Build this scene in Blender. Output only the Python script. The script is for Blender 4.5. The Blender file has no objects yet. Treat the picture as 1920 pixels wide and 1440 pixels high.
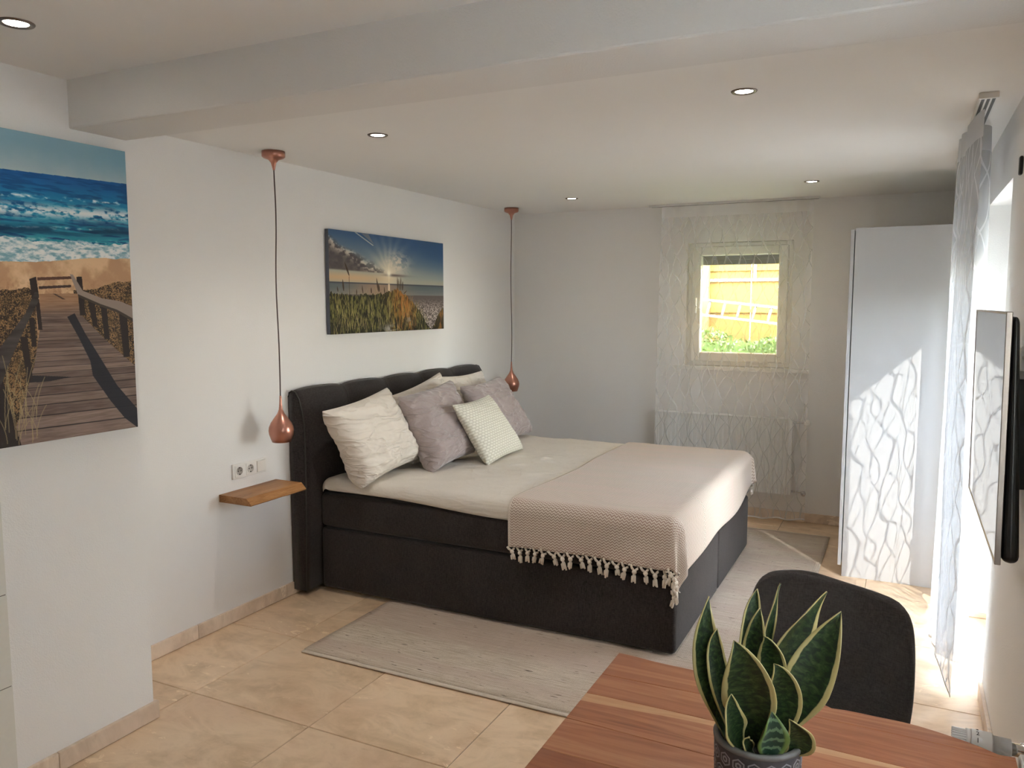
import bpy, bmesh, math, random
import numpy as np
from mathutils import Vector, Matrix, noise

# ------------------------------------------------------------------ scene, camera, light
S = bpy.context.scene
COL = S.collection
PI = math.pi
random.seed(7)

S.view_settings.view_transform = 'Standard'
S.view_settings.look = 'None'
S.view_settings.gamma = 1.0
S.view_settings.use_curve_mapping = False
S.view_settings.exposure = 1.4
S.cycles.max_bounces = 14
S.cycles.diffuse_bounces = 9
S.cycles.glossy_bounces = 4
S.cycles.transparent_max_bounces = 16
S.cycles.sample_clamp_indirect = 6.0
S.cycles.caustics_reflective = False
S.cycles.caustics_refractive = False

camd = bpy.data.cameras.new('camera')
camd.sensor_width = 36.0
camd.lens = 36.0 * 1495.0 / 1920.0
camd.clip_start = 0.05
cam = bpy.data.objects.new('camera', camd)
COL.objects.link(cam)
cam.location = (0, 0, 1.6)
cam.rotation_euler = (math.radians(90 - 5.73), 0, math.radians(26.2))
S.camera = cam

world = bpy.data.worlds.new('world')
S.world = world
world.use_nodes = True
wn = world.node_tree
wn.nodes.clear()
sky = wn.nodes.new('ShaderNodeTexSky')
sky.sky_type = 'NISHITA'
sky.sun_disc = False
sky.dust_density = 0.0
sky.sun_elevation = math.radians(27.7)
sky.sun_rotation = math.radians(145)
bg = wn.nodes.new('ShaderNodeBackground')
bg.inputs['Strength'].default_value = 3.9
wo = wn.nodes.new('ShaderNodeOutputWorld')
hsv = wn.nodes.new('ShaderNodeHueSaturation')
hsv.inputs['Saturation'].default_value = 0.42
wn.links.new(sky.outputs[0], hsv.inputs['Color'])
tint = wn.nodes.new('ShaderNodeMix')
tint.data_type = 'RGBA'
tint.blend_type = 'MULTIPLY'
tint.inputs[0].default_value = 1.0
tint.inputs[7].default_value = (1.0, 0.985, 0.975, 1)
wn.links.new(hsv.outputs[0], tint.inputs[6])
wn.links.new(tint.outputs[2], bg.inputs['Color'])
wn.links.new(bg.outputs[0], wo.inputs['Surface'])

sund = bpy.data.lights.new('sun', 'SUN')
sund.energy = 3.7
sund.angle = math.radians(0.7)
sund.color = (1.0, 0.96, 0.90)
sun = bpy.data.objects.new('sun', sund)
COL.objects.link(sun)
sun.rotation_euler = Vector((-0.573, 0.819, -0.526)).to_track_quat('-Z', 'Y').to_euler()
sun.location = (6, -6, 6)


def portal(name, loc, rot, w, h):
    l = bpy.data.lights.new(name, 'AREA')
    l.shape = 'RECTANGLE'
    l.size = w
    l.size_y = h
    l.cycles.is_portal = True
    o = bpy.data.objects.new(name, l)
    COL.objects.link(o)
    o.location = loc
    o.rotation_euler = rot


portal('door_portal', (0.61, 4.115, 1.0), (0, PI / 2, 0), 2.1, 1.0)
portal('near_window_portal', (0.61, 0.96, 1.49), (0, PI / 2, 0), 1.2, 1.55)
portal('back_window_portal', (-1.13, 6.5, 1.6), (-PI / 2, 0, 0), 0.8, 0.95)

# ------------------------------------------------------------------ measures
XL, XP, XR = -2.985, -2.55, 0.345      # alcove wall, pillar face, window wall
YB, YF, YP = 6.11, -2.4, 2.035         # back wall, wall behind the camera, end of pillar
ZC = 2.345
XO = 0.60                              # outer face of the window wall

# ------------------------------------------------------------------ node helpers


class Mat:
    def __init__(self, name):
        self.m = bpy.data.materials.new(name)
        self.m.use_nodes = True
        self.t = self.m.node_tree
        self.t.nodes.clear()
        self.out = self.t.nodes.new('ShaderNodeOutputMaterial')

    def n(self, typ, **kw):
        nd = self.t.nodes.new(typ)
        for k, v in kw.items():
            if k.startswith('i_'):
                key = k[2:].replace('_', ' ')
                self.set(nd.inputs[key], v)
            else:
                setattr(nd, k, v)
        return nd

    def set(self, sock, v):
        if isinstance(v, bpy.types.NodeSocket):
            self.t.links.new(v, sock)
        elif isinstance(v, bpy.types.Node):
            self.t.links.new(v.outputs[0], sock)
        else:
            if isinstance(v, (tuple, list)) and len(v) == 3 and sock.type == 'RGBA':
                v = (*v, 1)
            sock.default_value = v

    def math(self, op, a, b=0.0, c=0.0, clamp=False):
        nd = self.t.nodes.new('ShaderNodeMath')
        nd.operation = op
        nd.use_clamp = clamp
        self.set(nd.inputs[0], a)
        self.set(nd.inputs[1], b)
        self.set(nd.inputs[2], c)
        return nd.outputs[0]

    def pos(self):
        return self.n('ShaderNodeNewGeometry').outputs['Position']

    def obj(self):
        return self.n('ShaderNodeTexCoord').outputs['Object']

    def uv(self):
        return self.n('ShaderNodeTexCoord').outputs['UV']

    def mapping(self, vec, scale=(1, 1, 1), loc=(0, 0, 0), rot=(0, 0, 0)):
        nd = self.n('ShaderNodeMapping')
        self.set(nd.inputs['Vector'], vec)
        nd.inputs['Scale'].default_value = scale
        self.set(nd.inputs['Location'], loc)
        nd.inputs['Rotation'].default_value = rot
        return nd.outputs[0]

    def noise(self, vec, scale, detail=4, rough=0.55, dist=0.0):
        nd = self.n('ShaderNodeTexNoise')
        self.set(nd.inputs['Vector'], vec)
        nd.inputs['Scale'].default_value = scale
        nd.inputs['Detail'].default_value = detail
        nd.inputs['Roughness'].default_value = rough
        nd.inputs['Distortion'].default_value = dist
        return nd.outputs[0]

    def ramp(self, fac, stops, interp='LINEAR'):
        nd = self.n('ShaderNodeValToRGB')
        self.set(nd.inputs[0], fac)
        cr = nd.color_ramp
        cr.interpolation = interp
        while len(cr.elements) < len(stops):
            cr.elements.new(0.5)
        for e, (p, c) in zip(cr.elements, stops):
            e.position = p
            e.color = (*c, 1) if not isinstance(c, (int, float)) else (c, c, c, 1)
        return nd.outputs[0]

    def mix(self, fac, a, b, blend='MIX'):
        nd = self.n('ShaderNodeMix', data_type='RGBA', blend_type=blend)
        self.set(nd.inputs[0], fac)
        self.set(nd.inputs[6], a)
        self.set(nd.inputs[7], b)
        return nd.outputs[2]

    def bump(self, h, strength=0.3, dist=0.002):
        nd = self.n('ShaderNodeBump')
        nd.inputs['Strength'].default_value = strength
        nd.inputs['Distance'].default_value = dist
        self.set(nd.inputs['Height'], h)
        return nd.outputs[0]

    def bsdf(self, color, rough=0.6, metal=0.0, normal=None, spec=0.5, **kw):
        nd = self.n('ShaderNodeBsdfPrincipled')
        self.set(nd.inputs['Base Color'], color)
        self.set(nd.inputs['Roughness'], rough)
        nd.inputs['Metallic'].default_value = metal
        nd.inputs['Specular IOR Level'].default_value = spec
        if normal is not None:
            self.set(nd.inputs['Normal'], normal)
        for k, v in kw.items():
            self.set(nd.inputs[k.replace('_', ' ')], v)
        return nd.outputs[0]

    def done(self, sh):
        self.set(self.out.inputs['Surface'], sh)
        return self.m


def mat_plain(name, color, rough=0.5, metal=0.0, grain=40.0, vary=0.06, bump=0.0, spec=0.5, **kw):
    M = Mat(name)
    p = M.obj()
    nz = M.noise(p, grain, 3)
    c = M.mix(nz, tuple(x * (1 - vary) for x in color), tuple(min(1, x * (1 + vary)) for x in color))
    nr = M.bump(nz, bump, 0.002) if bump else None
    return M.done(M.bsdf(c, rough, metal, nr, spec, **kw))


def mat_plaster(name, color, bump=0.35):
    M = Mat(name)
    p = M.pos()
    fine = M.noise(p, 210, 3, 0.6)
    big = M.noise(p, 2.2, 4, 0.6)
    c = M.mix(big, tuple(x * 0.965 for x in color), color)
    return M.done(M.bsdf(c, 0.9, 0, M.bump(fine, bump, 0.004), 0.2))


def mat_travertine(name, k=1.0, rough=0.30, sat=0.97):
    M = Mat(name)
    p = M.pos()
    rnd = M.n('ShaderNodeObjectInfo').outputs['Random']
    off = M.n('ShaderNodeCombineXYZ')
    M.set(off.inputs[0], M.math('MULTIPLY', rnd, 37.0))
    M.set(off.inputs[1], M.math('MULTIPLY', rnd, 91.0))
    v = M.n('ShaderNodeVectorMath', operation='ADD')
    M.set(v.inputs[0], p)
    M.set(v.inputs[1], off)
    v = v.outputs[0]
    big = M.noise(M.mapping(v, (1, 2.0, 1)), 2.6, 6, 0.62, 0.9)
    med = M.noise(v, 11, 6, 0.65, 0.4)
    base = M.ramp(big, [(0.36, (0.585 * k, 0.405 * k, 0.245 * k)), (0.47, (0.680 * k, 0.490 * k, 0.310 * k)), (0.56, (0.790 * k, 0.590 * k, 0.395 * k)), (0.68, (0.655 * k, 0.455 * k, 0.280 * k))])
    base = M.mix(M.ramp(med, [(0.42, 0.0), (0.66, 0.7)]), base, (0.789 * k, 0.577 * k, 0.383 * k))
    warm = M.ramp(M.noise(v, 1.5, 3, 0.5), [(0.52, 0.0), (0.70, 1.0)])
    base = M.mix(M.math('MULTIPLY', warm, 0.5), base, (0.661 * k, 0.422 * k, 0.264 * k))
    pit = M.noise(M.mapping(v, (1, 2.0, 1), (3, 1, 0)), 13, 6, 0.68, 0.8)
    clus = M.noise(v, 2.0, 2)
    pits = M.ramp(M.math('ADD', pit, M.math('MULTIPLY', clus, 0.55)), [(0.93, 0.0), (0.955, 1.0)])
    base = M.mix(M.math('MULTIPLY', pits, 0.7), base, (0.928 * k, 0.731 * k, 0.510 * k))
    pit2 = M.ramp(M.noise(M.mapping(v, (1, 2.2, 1), (9, 4, 0)), 10, 6, 0.7, 0.6), [(0.30, 1.0), (0.40, 0.0)])
    base = M.mix(M.math('MULTIPLY', pit2, 0.35), base, (0.464 * k, 0.299 * k, 0.176 * k))
    tone = M.math('ADD', 0.95, M.math('MULTIPLY', rnd, 0.10))
    hs = M.n('ShaderNodeHueSaturation')
    M.set(hs.inputs['Color'], base)
    M.set(hs.inputs['Value'], tone)
    hs.inputs['Saturation'].default_value = sat
    base = hs.outputs[0]
    r = rough
    return M.done(M.bsdf(base, r, 0, M.bump(med, 0.05, 0.001), 0.45))


def mat_fabric(name, c1, c2, scale=900.0, bump=0.4, rough=0.9, sheen=0.15, space='obj', crease=0.0):
    M = Mat(name)
    p = M.uv() if space == 'uv' else M.obj()
    a = M.noise(M.mapping(p, (1, 1, 0.12)), scale, 2)
    b = M.noise(M.mapping(p, (0.12, 0.12, 1)), scale, 2)
    w = M.math('MULTIPLY', M.math('ADD', a, b), 0.5)
    big = M.noise(p, 7, 3)
    f = M.ramp(M.math('ADD', M.math('MULTIPLY', w, 0.85), M.math('MULTIPLY', big, 0.15)), [(0.38, 0.0), (0.62, 1.0)])
    nrm = M.bump(w, bump, 0.0015)
    if crease:
        hs = None
        for sc, rot, k in (((3.0, 5.0, 14.0), (0.5, 0.2, 0.0), 1.0), ((6.0, 4.0, 17.0), (-0.6, 0.3, 0.5), 0.6)):
            nz = M.noise(M.mapping(p, sc, rot=rot), 1.0, 2, 0.5, 0.7)
            rg = M.math('POWER', M.math('SUBTRACT', 1.0, M.math('ABSOLUTE', M.math('MULTIPLY', M.math('SUBTRACT', nz, 0.5), 4.5)), clamp=True), 3.0)
            rg = M.math('MULTIPLY', rg, k)
            hs = rg if hs is None else M.math('ADD', hs, rg)
        b2 = M.n('ShaderNodeBump')
        b2.inputs['Strength'].default_value = crease
        b2.inputs['Distance'].default_value = 0.012
        M.set(b2.inputs['Height'], hs)
        M.set(b2.inputs['Normal'], nrm)
        nrm = b2.outputs[0]
    return M.done(M.bsdf(M.mix(f, c1, c2), rough, 0, nrm, 0.2, Sheen_Weight=sheen, Sheen_Roughness=0.5))


def mat_wood(name, dark, mid, light, axis=0, scale=1.0, rough=0.42, rings=1.0):
    M = Mat(name)
    p = M.obj()
    rnd = M.n('ShaderNodeObjectInfo').outputs['Random']
    off = M.n('ShaderNodeCombineXYZ')
    M.set(off.inputs[0], M.math('MULTIPLY', rnd, 17.0))
    M.set(off.inputs[1], M.math('MULTIPLY', rnd, 43.0))
    v = M.n('ShaderNodeVectorMath', operation='ADD')
    M.set(v.inputs[0], p)
    M.set(v.inputs[1], off)
    sc = [9.0, 9.0, 9.0]
    sc[axis] = 0.9
    q = M.mapping(v.outputs[0], tuple(s * scale for s in sc))
    a = M.noise(q, 1.0, 4, 0.55, 0.8)
    wv = M.math('FRACT', M.math('MULTIPLY', a, 7.0 * rings))
    wv = M.math('ABSOLUTE', M.math('SUBTRACT', wv, 0.5))
    sc2 = [150.0, 150.0, 150.0]
    sc2[axis] = 3.0
    f = M.noise(M.mapping(v.outputs[0], tuple(sc2)), 1.0, 3, 0.6)
    fac = M.math('ADD', M.math('MULTIPLY', a, 0.55), M.math('ADD', M.math('MULTIPLY', wv, 0.35), M.math('MULTIPLY', f, 0.25)))
    fac = M.math('ADD', fac, M.math('MULTIPLY', M.math('SUBTRACT', rnd, 0.5), 0.16))
    c = M.ramp(fac, [(0.25, dark), (0.5, mid), (0.75, light)])
    knot = M.ramp(M.noise(M.mapping(v.outputs[0], (7, 18, 7), (5, 2, 0)), 1.0, 1), [(0.17, 1.0), (0.21, 0.0)])
    c = M.mix(M.math('MULTIPLY', knot, 0.6), c, tuple(x * 0.35 for x in dark))
    return M.done(M.bsdf(c, rough, 0, M.bump(f, 0.08, 0.001), 0.4))


def mat_sheer(name, z_head, line_op=0.72, base_op=0.40, tint=(0.90, 0.90, 0.89), spacing=0.085, period=0.26, lw=0.024, back=None, thru=0.36):
    M = Mat(name)
    uv = M.uv()
    nz = M.n('ShaderNodeTexNoise')
    M.set(nz.inputs['Vector'], uv)
    nz.inputs['Scale'].default_value = 3.5
    nz.inputs['Detail'].default_value = 1
    sep = M.n('ShaderNodeSeparateXYZ')
    M.set(sep.inputs[0], uv)
    u, v = sep.outputs[0], sep.outputs[1]
    warp = M.math('MULTIPLY', M.math('SUBTRACT', nz.outputs[0], 0.5), 1.0)
    s = M.math('ADD', M.math('DIVIDE', u, spacing), M.math('MULTIPLY', warp, 0.6))
    col = M.math('FLOOR', M.math('DIVIDE', u, spacing * 2))
    ph = M.math('ADD', M.math('DIVIDE', v, period / (2 * PI)), M.math('MULTIPLY', warp, 3.0))
    lines = None
    for sg, dphi, amp, offs in ((1, 0.0, 0.34, 0.0), (-1, 0.5, 0.40, 0.12), (1, 2.4, 0.22, 0.45)):
        wv = M.math('MULTIPLY', M.math('SINE', M.math('ADD', ph, dphi)), amp * sg)
        fr = M.math('FRACT', M.math('ADD', M.math('ADD', s, wv), offs + 20.0))
        d = M.math('ABSOLUTE', M.math('SUBTRACT', fr, 0.5))
        ln = M.math('LESS_THAN', d, lw)
        lines = ln if lines is None else M.math('MAXIMUM', lines, ln)
    head = M.math('GREATER_THAN', v, z_head)
    weave = M.noise(uv, 900, 1)
    lines = M.math('MULTIPLY', lines, M.math('SUBTRACT', 1.0, head))
    op = M.math('ADD', base_op, M.math('MULTIPLY', lines, line_op - base_op))
    op = M.math('ADD', op, M.math('MULTIPLY', head, 0.35))
    op = M.math('ADD', op, M.math('MULTIPLY', M.math('SUBTRACT', weave, 0.5), 0.15), clamp=True)
    dif = M.n('ShaderNodeBsdfDiffuse')
    M.set(dif.inputs['Color'], tint)
    trl = M.n('ShaderNodeBsdfTranslucent')
    M.set(trl.inputs['Color'], back or tint)
    mx = M.n('ShaderNodeMixShader')
    mx.inputs[0].default_value = thru
    M.set(mx.inputs[1], dif)
    M.set(mx.inputs[2], trl)
    tr = M.n('ShaderNodeBsdfTransparent')
    mx2 = M.n('ShaderNodeMixShader')
    M.set(mx2.inputs[0], op)
    M.set(mx2.inputs[1], tr)
    M.set(mx2.inputs[2], mx)
    return M.done(mx2.outputs[0])


def mat_glass(name):
    M = Mat(name)
    tr = M.n('ShaderNodeBsdfTransparent')
    M.set(tr.inputs['Color'], (0.97, 0.985, 0.98))
    gl = M.n('ShaderNodeBsdfGlossy')
    gl.inputs['Roughness'].default_value = 0.01
    lw = M.n('ShaderNodeLayerWeight')
    lw.inputs['Blend'].default_value = 0.5
    fr = M.math('ADD', 0.04, M.math('MULTIPLY', M.math('POWER', lw.outputs['Facing'], 5.0), 0.9), clamp=True)
    mx = M.n('ShaderNodeMixShader')
    M.set(mx.inputs[0], fr)
    M.set(mx.inputs[1], tr)
    M.set(mx.inputs[2], gl)
    return M.done(mx.outputs[0])


def mat_emit(name, color, strength):
    M = Mat(name)
    e = M.n('ShaderNodeEmission')
    M.set(e.inputs['Color'], color)
    e.inputs['Strength'].default_value = strength
    return M.done(e.outputs[0])


def mat_print(name, arr):
    """a printed canvas: the picture is painted by this script into an image datablock"""
    h, w = arr.shape[:2]
    im = bpy.data.images.new(name, w, h, alpha=False)
    rgba = np.ones((h, w, 4), np.float32)
    rgba[..., :3] = np.clip(arr, 0, 1)
    im.pixels.foreach_set(rgba.ravel())
    im.update()
    im.pack()
    M = Mat(name)
    tx = M.n('ShaderNodeTexImage', image=im, extension='EXTEND')
    M.set(tx.inputs[0], M.uv())
    weave = M.noise(M.obj(), 700, 1)
    return M.done(M.bsdf(tx.outputs[0], 0.55, 0, M.bump(weave, 0.1, 0.001), 0.3))


# ------------------------------------------------------------------ mesh helpers


def link(name, me, mat=None, parent=None, smooth=False):
    o = bpy.data.objects.new(name, me)
    COL.objects.link(o)
    if mat is not None and not me.materials:
        me.materials.append(mat)
    if parent is not None:
        o.parent = parent
    if smooth:
        for p in me.polygons:
            p.use_smooth = True
    return o


def from_bm(name, bm, mat=None, parent=None, smooth=False):
    me = bpy.data.meshes.new(name)
    bmesh.ops.recalc_face_normals(bm, faces=bm.faces)
    bm.to_mesh(me)
    bm.free()
    return link(name, me, mat, parent, smooth)


def from_py(name, verts, faces, mat=None, parent=None, smooth=True, uvs=None):
    me = bpy.data.meshes.new(name)
    me.from_pydata([tuple(v) for v in verts], [], faces)
    if uvs is not None:
        ul = me.uv_layers.new(name='UVMap')
        for lp in me.loops:
            ul.data[lp.index].uv = uvs[lp.vertex_index]
    me.update()
    return link(name, me, mat, parent, smooth)


def box(bm, x0, x1, y0, y1, z0, z1, bev=0.0, seg=2):
    r = bmesh.ops.create_cube(bm, size=1.0)
    vs = r['verts']
    for v in vs:
        v.co = Vector(((x0 + x1) / 2 + v.co.x * (x1 - x0), (y0 + y1) / 2 + v.co.y * (y1 - y0), (z0 + z1) / 2 + v.co.z * (z1 - z0)))
    if bev > 0:
        es = list({e for v in vs for e in v.link_edges})
        bmesh.ops.bevel(bm, geom=es, offset=bev, segments=seg, profile=0.5, affect='EDGES')


def boxobj(name, b, mat, parent=None, bev=0.0, seg=2, smooth=False):
    bm = bmesh.new()
    if parent is not None:
        L = parent.location
        b = (b[0] - L.x, b[1] - L.x, b[2] - L.y, b[3] - L.y, b[4] - L.z, b[5] - L.z)
    box(bm, *b, bev=bev, seg=seg)
    return from_bm(name, bm, mat, parent, smooth)


def lathe(name, prof, mat, parent=None, seg=32, axis='Z', loc=(0, 0, 0), smooth=True, cap=False):
    vs, fs = [], []
    n = len(prof)
    for i in range(seg):
        a = 2 * PI * i / seg
        for r, z in prof:
            p = (r * math.cos(a), r * math.sin(a), z)
            if axis == 'X':
                p = (p[2], p[0], p[1])
            elif axis == 'Y':
                p = (p[1], p[2], p[0])
            vs.append((p[0] + loc[0], p[1] + loc[1], p[2] + loc[2]))
    for i in range(seg):
        for k in range(n - 1):
            a, b = i * n + k, ((i + 1) % seg) * n + k
            fs.append((a, b, b + 1, a + 1))
    if cap:
        fs.append(tuple(i * n for i in range(seg)))
        fs.append(tuple(i * n + n - 1 for i in reversed(range(seg))))
    o = from_py(name, vs, fs, mat, parent, smooth)
    bm = bmesh.new()
    bm.from_mesh(o.data)
    bmesh.ops.remove_doubles(bm, verts=bm.verts, dist=1e-5)
    bmesh.ops.recalc_face_normals(bm, faces=bm.faces)
    bm.to_mesh(o.data)
    bm.free()
    return o


def tube_bm(bm, pts, r, seg=8):
    pts = [Vector(p) for p in pts]
    rings = []
    for i, p in enumerate(pts):
        t = (pts[min(i + 1, len(pts) - 1)] - pts[max(i - 1, 0)]).normalized()
        ref = Vector((0, 0, 1)) if abs(t.z) < 0.9 else Vector((1, 0, 0))
        u = t.cross(ref).normalized()
        w = t.cross(u)
        rr = r[i] if isinstance(r, (list, tuple)) else r
        rings.append([bm.verts.new(p + (u * math.cos(2 * PI * k / seg) + w * math.sin(2 * PI * k / seg)) * rr) for k in range(seg)])
    for a, b in zip(rings, rings[1:]):
        for k in range(seg):
            bm.faces.new((a[k], a[(k + 1) % seg], b[(k + 1) % seg], b[k]))
    bm.faces.new(rings[0][::-1])
    bm.faces.new(rings[-1])


def tube(name, pts, r, mat, parent=None, seg=8):
    bm = bmesh.new()
    tube_bm(bm, pts, r, seg)
    return from_bm(name, bm, mat, parent, True)


def empty(name, loc, label=None, cat=None, group=None, kind=None, rot=0.0):
    o = bpy.data.objects.new(name, None)
    o.empty_display_size = 0.1
    COL.objects.link(o)
    o.location = loc
    o.rotation_euler = (0, 0, rot)
    tag(o, label, cat, group, kind)
    return o


def tag(o, label=None, cat=None, group=None, kind=None):
    for k, v in (('label', label), ('category', cat), ('group', group), ('kind', kind)):
        if v:
            o[k] = v
    return o


def structure(o, label=None, cat=None):
    return tag(o, label, cat, None, 'structure')


def sub(o, lv=1):
    m = o.modifiers.new('subdivision', 'SUBSURF')
    m.levels = lv
    m.render_levels = lv
    return o


def solid(o, t, off=0.0):
    m = o.modifiers.new('solidify', 'SOLIDIFY')
    m.thickness = t
    m.offset = off
    return o


def sstep(a, b, x):
    t = min(1, max(0, (x - a) / (b - a)))
    return t * t * (3 - 2 * t)


# ------------------------------------------------------------------ materials
m_wall = mat_plaster('white_plaster', (0.845, 0.83, 0.815))
m_ceil = mat_plaster('ceiling_paint', (0.84, 0.825, 0.805), 0.12)
m_beam = mat_plaster('beam_plaster', (0.78, 0.765, 0.745), 0.3)
m_trav = mat_travertine('travertine')
m_base = mat_travertine('travertine_skirting', 1.0, 0.4, 0.68)
m_grout = mat_plain('grout', (0.30, 0.235, 0.17), 0.9)
m_tilew = mat_plain('pale_wall_tile', (0.70, 0.685, 0.63), 0.35, grain=60, vary=0.04)
m_tgrout = mat_plain('dark_grout', (0.16, 0.13, 0.10), 0.9)
m_white = mat_plain('white_lacquer', (0.54, 0.543, 0.545), 0.28, grain=300, vary=0.01)
m_pvc = mat_plain('white_window_plastic', (0.82, 0.81, 0.78), 0.35, vary=0.01)
m_glass = mat_glass('window_glass')
m_bed = mat_fabric('dark_brown_upholstery', (0.013, 0.010, 0.009), (0.049, 0.039, 0.037), 500, 0.5)
m_pipe = mat_plain('dark_piping', (0.035, 0.03, 0.027), 0.7)
m_sheet = mat_fabric('cream_cotton', (0.66, 0.61, 0.54), (0.72, 0.67, 0.60), 900, 0.1, 0.85, 0.05, crease=0.25)
m_pcream = mat_fabric('ivory_satin_cotton', (0.72, 0.655, 0.575), (0.78, 0.715, 0.635), 1200, 0.05, 0.62, 0.1, crease=0.7)
m_ptaupe = mat_fabric('taupe_velvet', (0.335, 0.275, 0.265), (0.405, 0.34, 0.33), 700, 0.12, 0.8, 0.5, crease=0.6)
m_oak = mat_wood('oiled_oak', (0.12, 0.048, 0.014), (0.30, 0.135, 0.045), (0.42, 0.215, 0.085), 1, 1.4, 0.45, 1.6)
m_acacia = mat_wood('acacia', (0.22, 0.066, 0.028), (0.38, 0.135, 0.060), (0.50, 0.235, 0.115), 0, 1.0, 0.33)
m_sapwood = mat_wood('acacia_sapwood', (0.38, 0.17, 0.08), (0.54, 0.28, 0.14), (0.64, 0.39, 0.21), 0, 1.0, 0.35)
m_chair = mat_fabric('charcoal_felt', (0.042, 0.036, 0.034), (0.082, 0.072, 0.068), 500, 0.4)
m_black = mat_plain('black_metal', (0.02, 0.02, 0.02), 0.4)
m_tvback = mat_plain('black_plastic', (0.008, 0.008, 0.008), 0.35, bump=0.1)
m_bezel = mat_plain('bronze_aluminium', (0.33, 0.29, 0.26), 0.32, 0.9, grain=200)
m_copper = mat_plain('brushed_copper', (0.52, 0.25, 0.19), 0.30, 1.0, grain=90, vary=0.05)
m_cord = mat_plain('textile_cord', (0.10, 0.07, 0.065), 0.8)
m_ring = mat_plain('dark_nickel', (0.20, 0.16, 0.14), 0.3, 1.0)
m_led = mat_emit('spotlight_glow', (1.0, 0.93, 0.82), 25.0)
m_bulb = mat_emit('bulb_glow', (1.0, 0.72, 0.42), 9.0)
m_plastic = mat_plain('white_plastic', (0.80, 0.78, 0.75), 0.3, vary=0.01)
m_hole = mat_plain('dark_hole', (0.03, 0.03, 0.03), 0.8)
m_rad = mat_plain('radiator_enamel', (0.80, 0.80, 0.78), 0.3, vary=0.01)
m_chrome = mat_plain('chrome', (0.6, 0.58, 0.55), 0.2, 1.0)
m_alu = mat_plain('white_aluminium', (0.74, 0.73, 0.71), 0.4, 0.2)
m_dgap = mat_plain('dark_track_slot', (0.06, 0.06, 0.065), 0.6)
m_sheer_b = mat_sheer('sheer_window_curtain', 2.245, 0.44, 0.25, spacing=0.105, period=0.36, lw=0.026, back=(0.55, 0.55, 0.53), thru=0.16, tint=(0.93, 0.93, 0.915))
m_sheer_r = mat_sheer('sheer_door_curtain', 2.225, 0.98, 0.60, (0.76, 0.765, 0.775), 0.12, 0.42, 0.045, (0.22, 0.23, 0.255))
m_sheer_n = mat_sheer('near_diffuser_cloth', 9.0, 1.0, 0.97, (0.62, 0.615, 0.605))
m_hem = mat_plain('curtain_hem', (0.72, 0.71, 0.70), 0.8)

# throw: rose taupe with a cream honeycomb
M = Mat('woven_throw')
uv = M.uv()
sep = M.n('ShaderNodeSeparateXYZ')
M.set(sep.inputs[0], uv)
pu, pv = sep.outputs[0], sep.outputs[1]
cell = 0.021
a1 = M.math('ABSOLUTE', M.math('SUBTRACT', M.math('FRACT', M.math('DIVIDE', pu, cell)), 0.5))
zz = M.math('ADD', M.math('DIVIDE', pv, cell * 0.62), M.math('MULTIPLY', M.math('POWER', a1, 1.0), 1.5))
ln = M.math('ABSOLUTE', M.math('SUBTRACT', M.math('FRACT', zz), 0.5))
lm = M.ramp(ln, [(0.20, 1.0), (0.31, 0.0)])
bands = M.noise(M.mapping(uv, (0.6, 9, 1)), 1.0, 2)
rose = M.ramp(bands, [(0.38, (0.43, 0.295, 0.25)), (0.62, (0.37, 0.295, 0.235))])
big = M.noise(uv, 5, 3)
colr = M.mix(lm, rose, (0.74, 0.65, 0.565))
edge = M.math('LESS_THAN', pu, 0.012)
colr = M.mix(edge, colr, (0.70, 0.62, 0.54))
m_throw = M.done(M.bsdf(colr, 0.92, 0, M.bump(lm, 0.5, 0.002), 0.15, Sheen_Weight=0.2))
m_tassel = mat_plain('cream_yarn', (0.74, 0.66, 0.57), 0.9, grain=500, vary=0.15, bump=0.6)

# small knit cushion
M = Mat('ivory_knit')
uv = M.uv()
sep = M.n('ShaderNodeSeparateXYZ')
M.set(sep.inputs[0], uv)
pu, pv = sep.outputs[0], sep.outputs[1]
row = M.math('FLOOR', M.math('MULTIPLY', pv, 26.0))
uu = M.math('ADD', M.math('MULTIPLY', pu, 17.0), M.math('MULTIPLY', M.math('MODULO', row, 2.0), 0.5))
du = M.math('MULTIPLY', M.math('ABSOLUTE', M.math('SUBTRACT', M.math('FRACT', uu), 0.5)), 2.0)
dv = M.math('MULTIPLY', M.math('ABSOLUTE', M.math('SUBTRACT', M.math('FRACT', M.math('MULTIPLY', pv, 26.0)), 0.5)), 2.0)
hh = M.math('MULTIPLY', M.math('SUBTRACT', 1.0, M.math('POWER', du, 3.0)), M.math('SUBTRACT', 1.0, M.math('POWER', dv, 2.0)))
m_knit = M.done(M.bsdf(M.mix(hh, (0.60, 0.57, 0.47), (0.80, 0.775, 0.68)), 0.85, 0, M.bump(hh, 0.9, 0.004), 0.2))

# flat-woven rug
M = Mat('flatweave_rug')
p = M.pos()
streak = M.noise(M.mapping(p, (7, 120, 1)), 1.0, 4, 0.7)
fleck = M.noise(M.mapping(p, (16, 85, 1), (4, 7, 0)), 1.0, 2, 0.5)
bnd = M.noise(M.mapping(p, (0.3, 6.5, 1)), 1.0, 3)
px_ = M.n('ShaderNodeSeparateXYZ')
M.set(px_.inputs[0], p)
wv = M.math('SINE', M.math('MULTIPLY', px_.outputs[0], 2 * PI / 0.008))
knot = M.noise(p, 260, 2)
c = M.ramp(M.math('ADD', M.math('MULTIPLY', streak, 0.7), M.math('MULTIPLY', knot, 0.3)), [(0.33, (0.36, 0.285, 0.215)), (0.5, (0.565, 0.475, 0.375)), (0.66, (0.70, 0.61, 0.51))])
c = M.mix(M.ramp(bnd, [(0.40, 0.0), (0.62, 0.55)]), c, (0.50, 0.375, 0.31))
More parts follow.
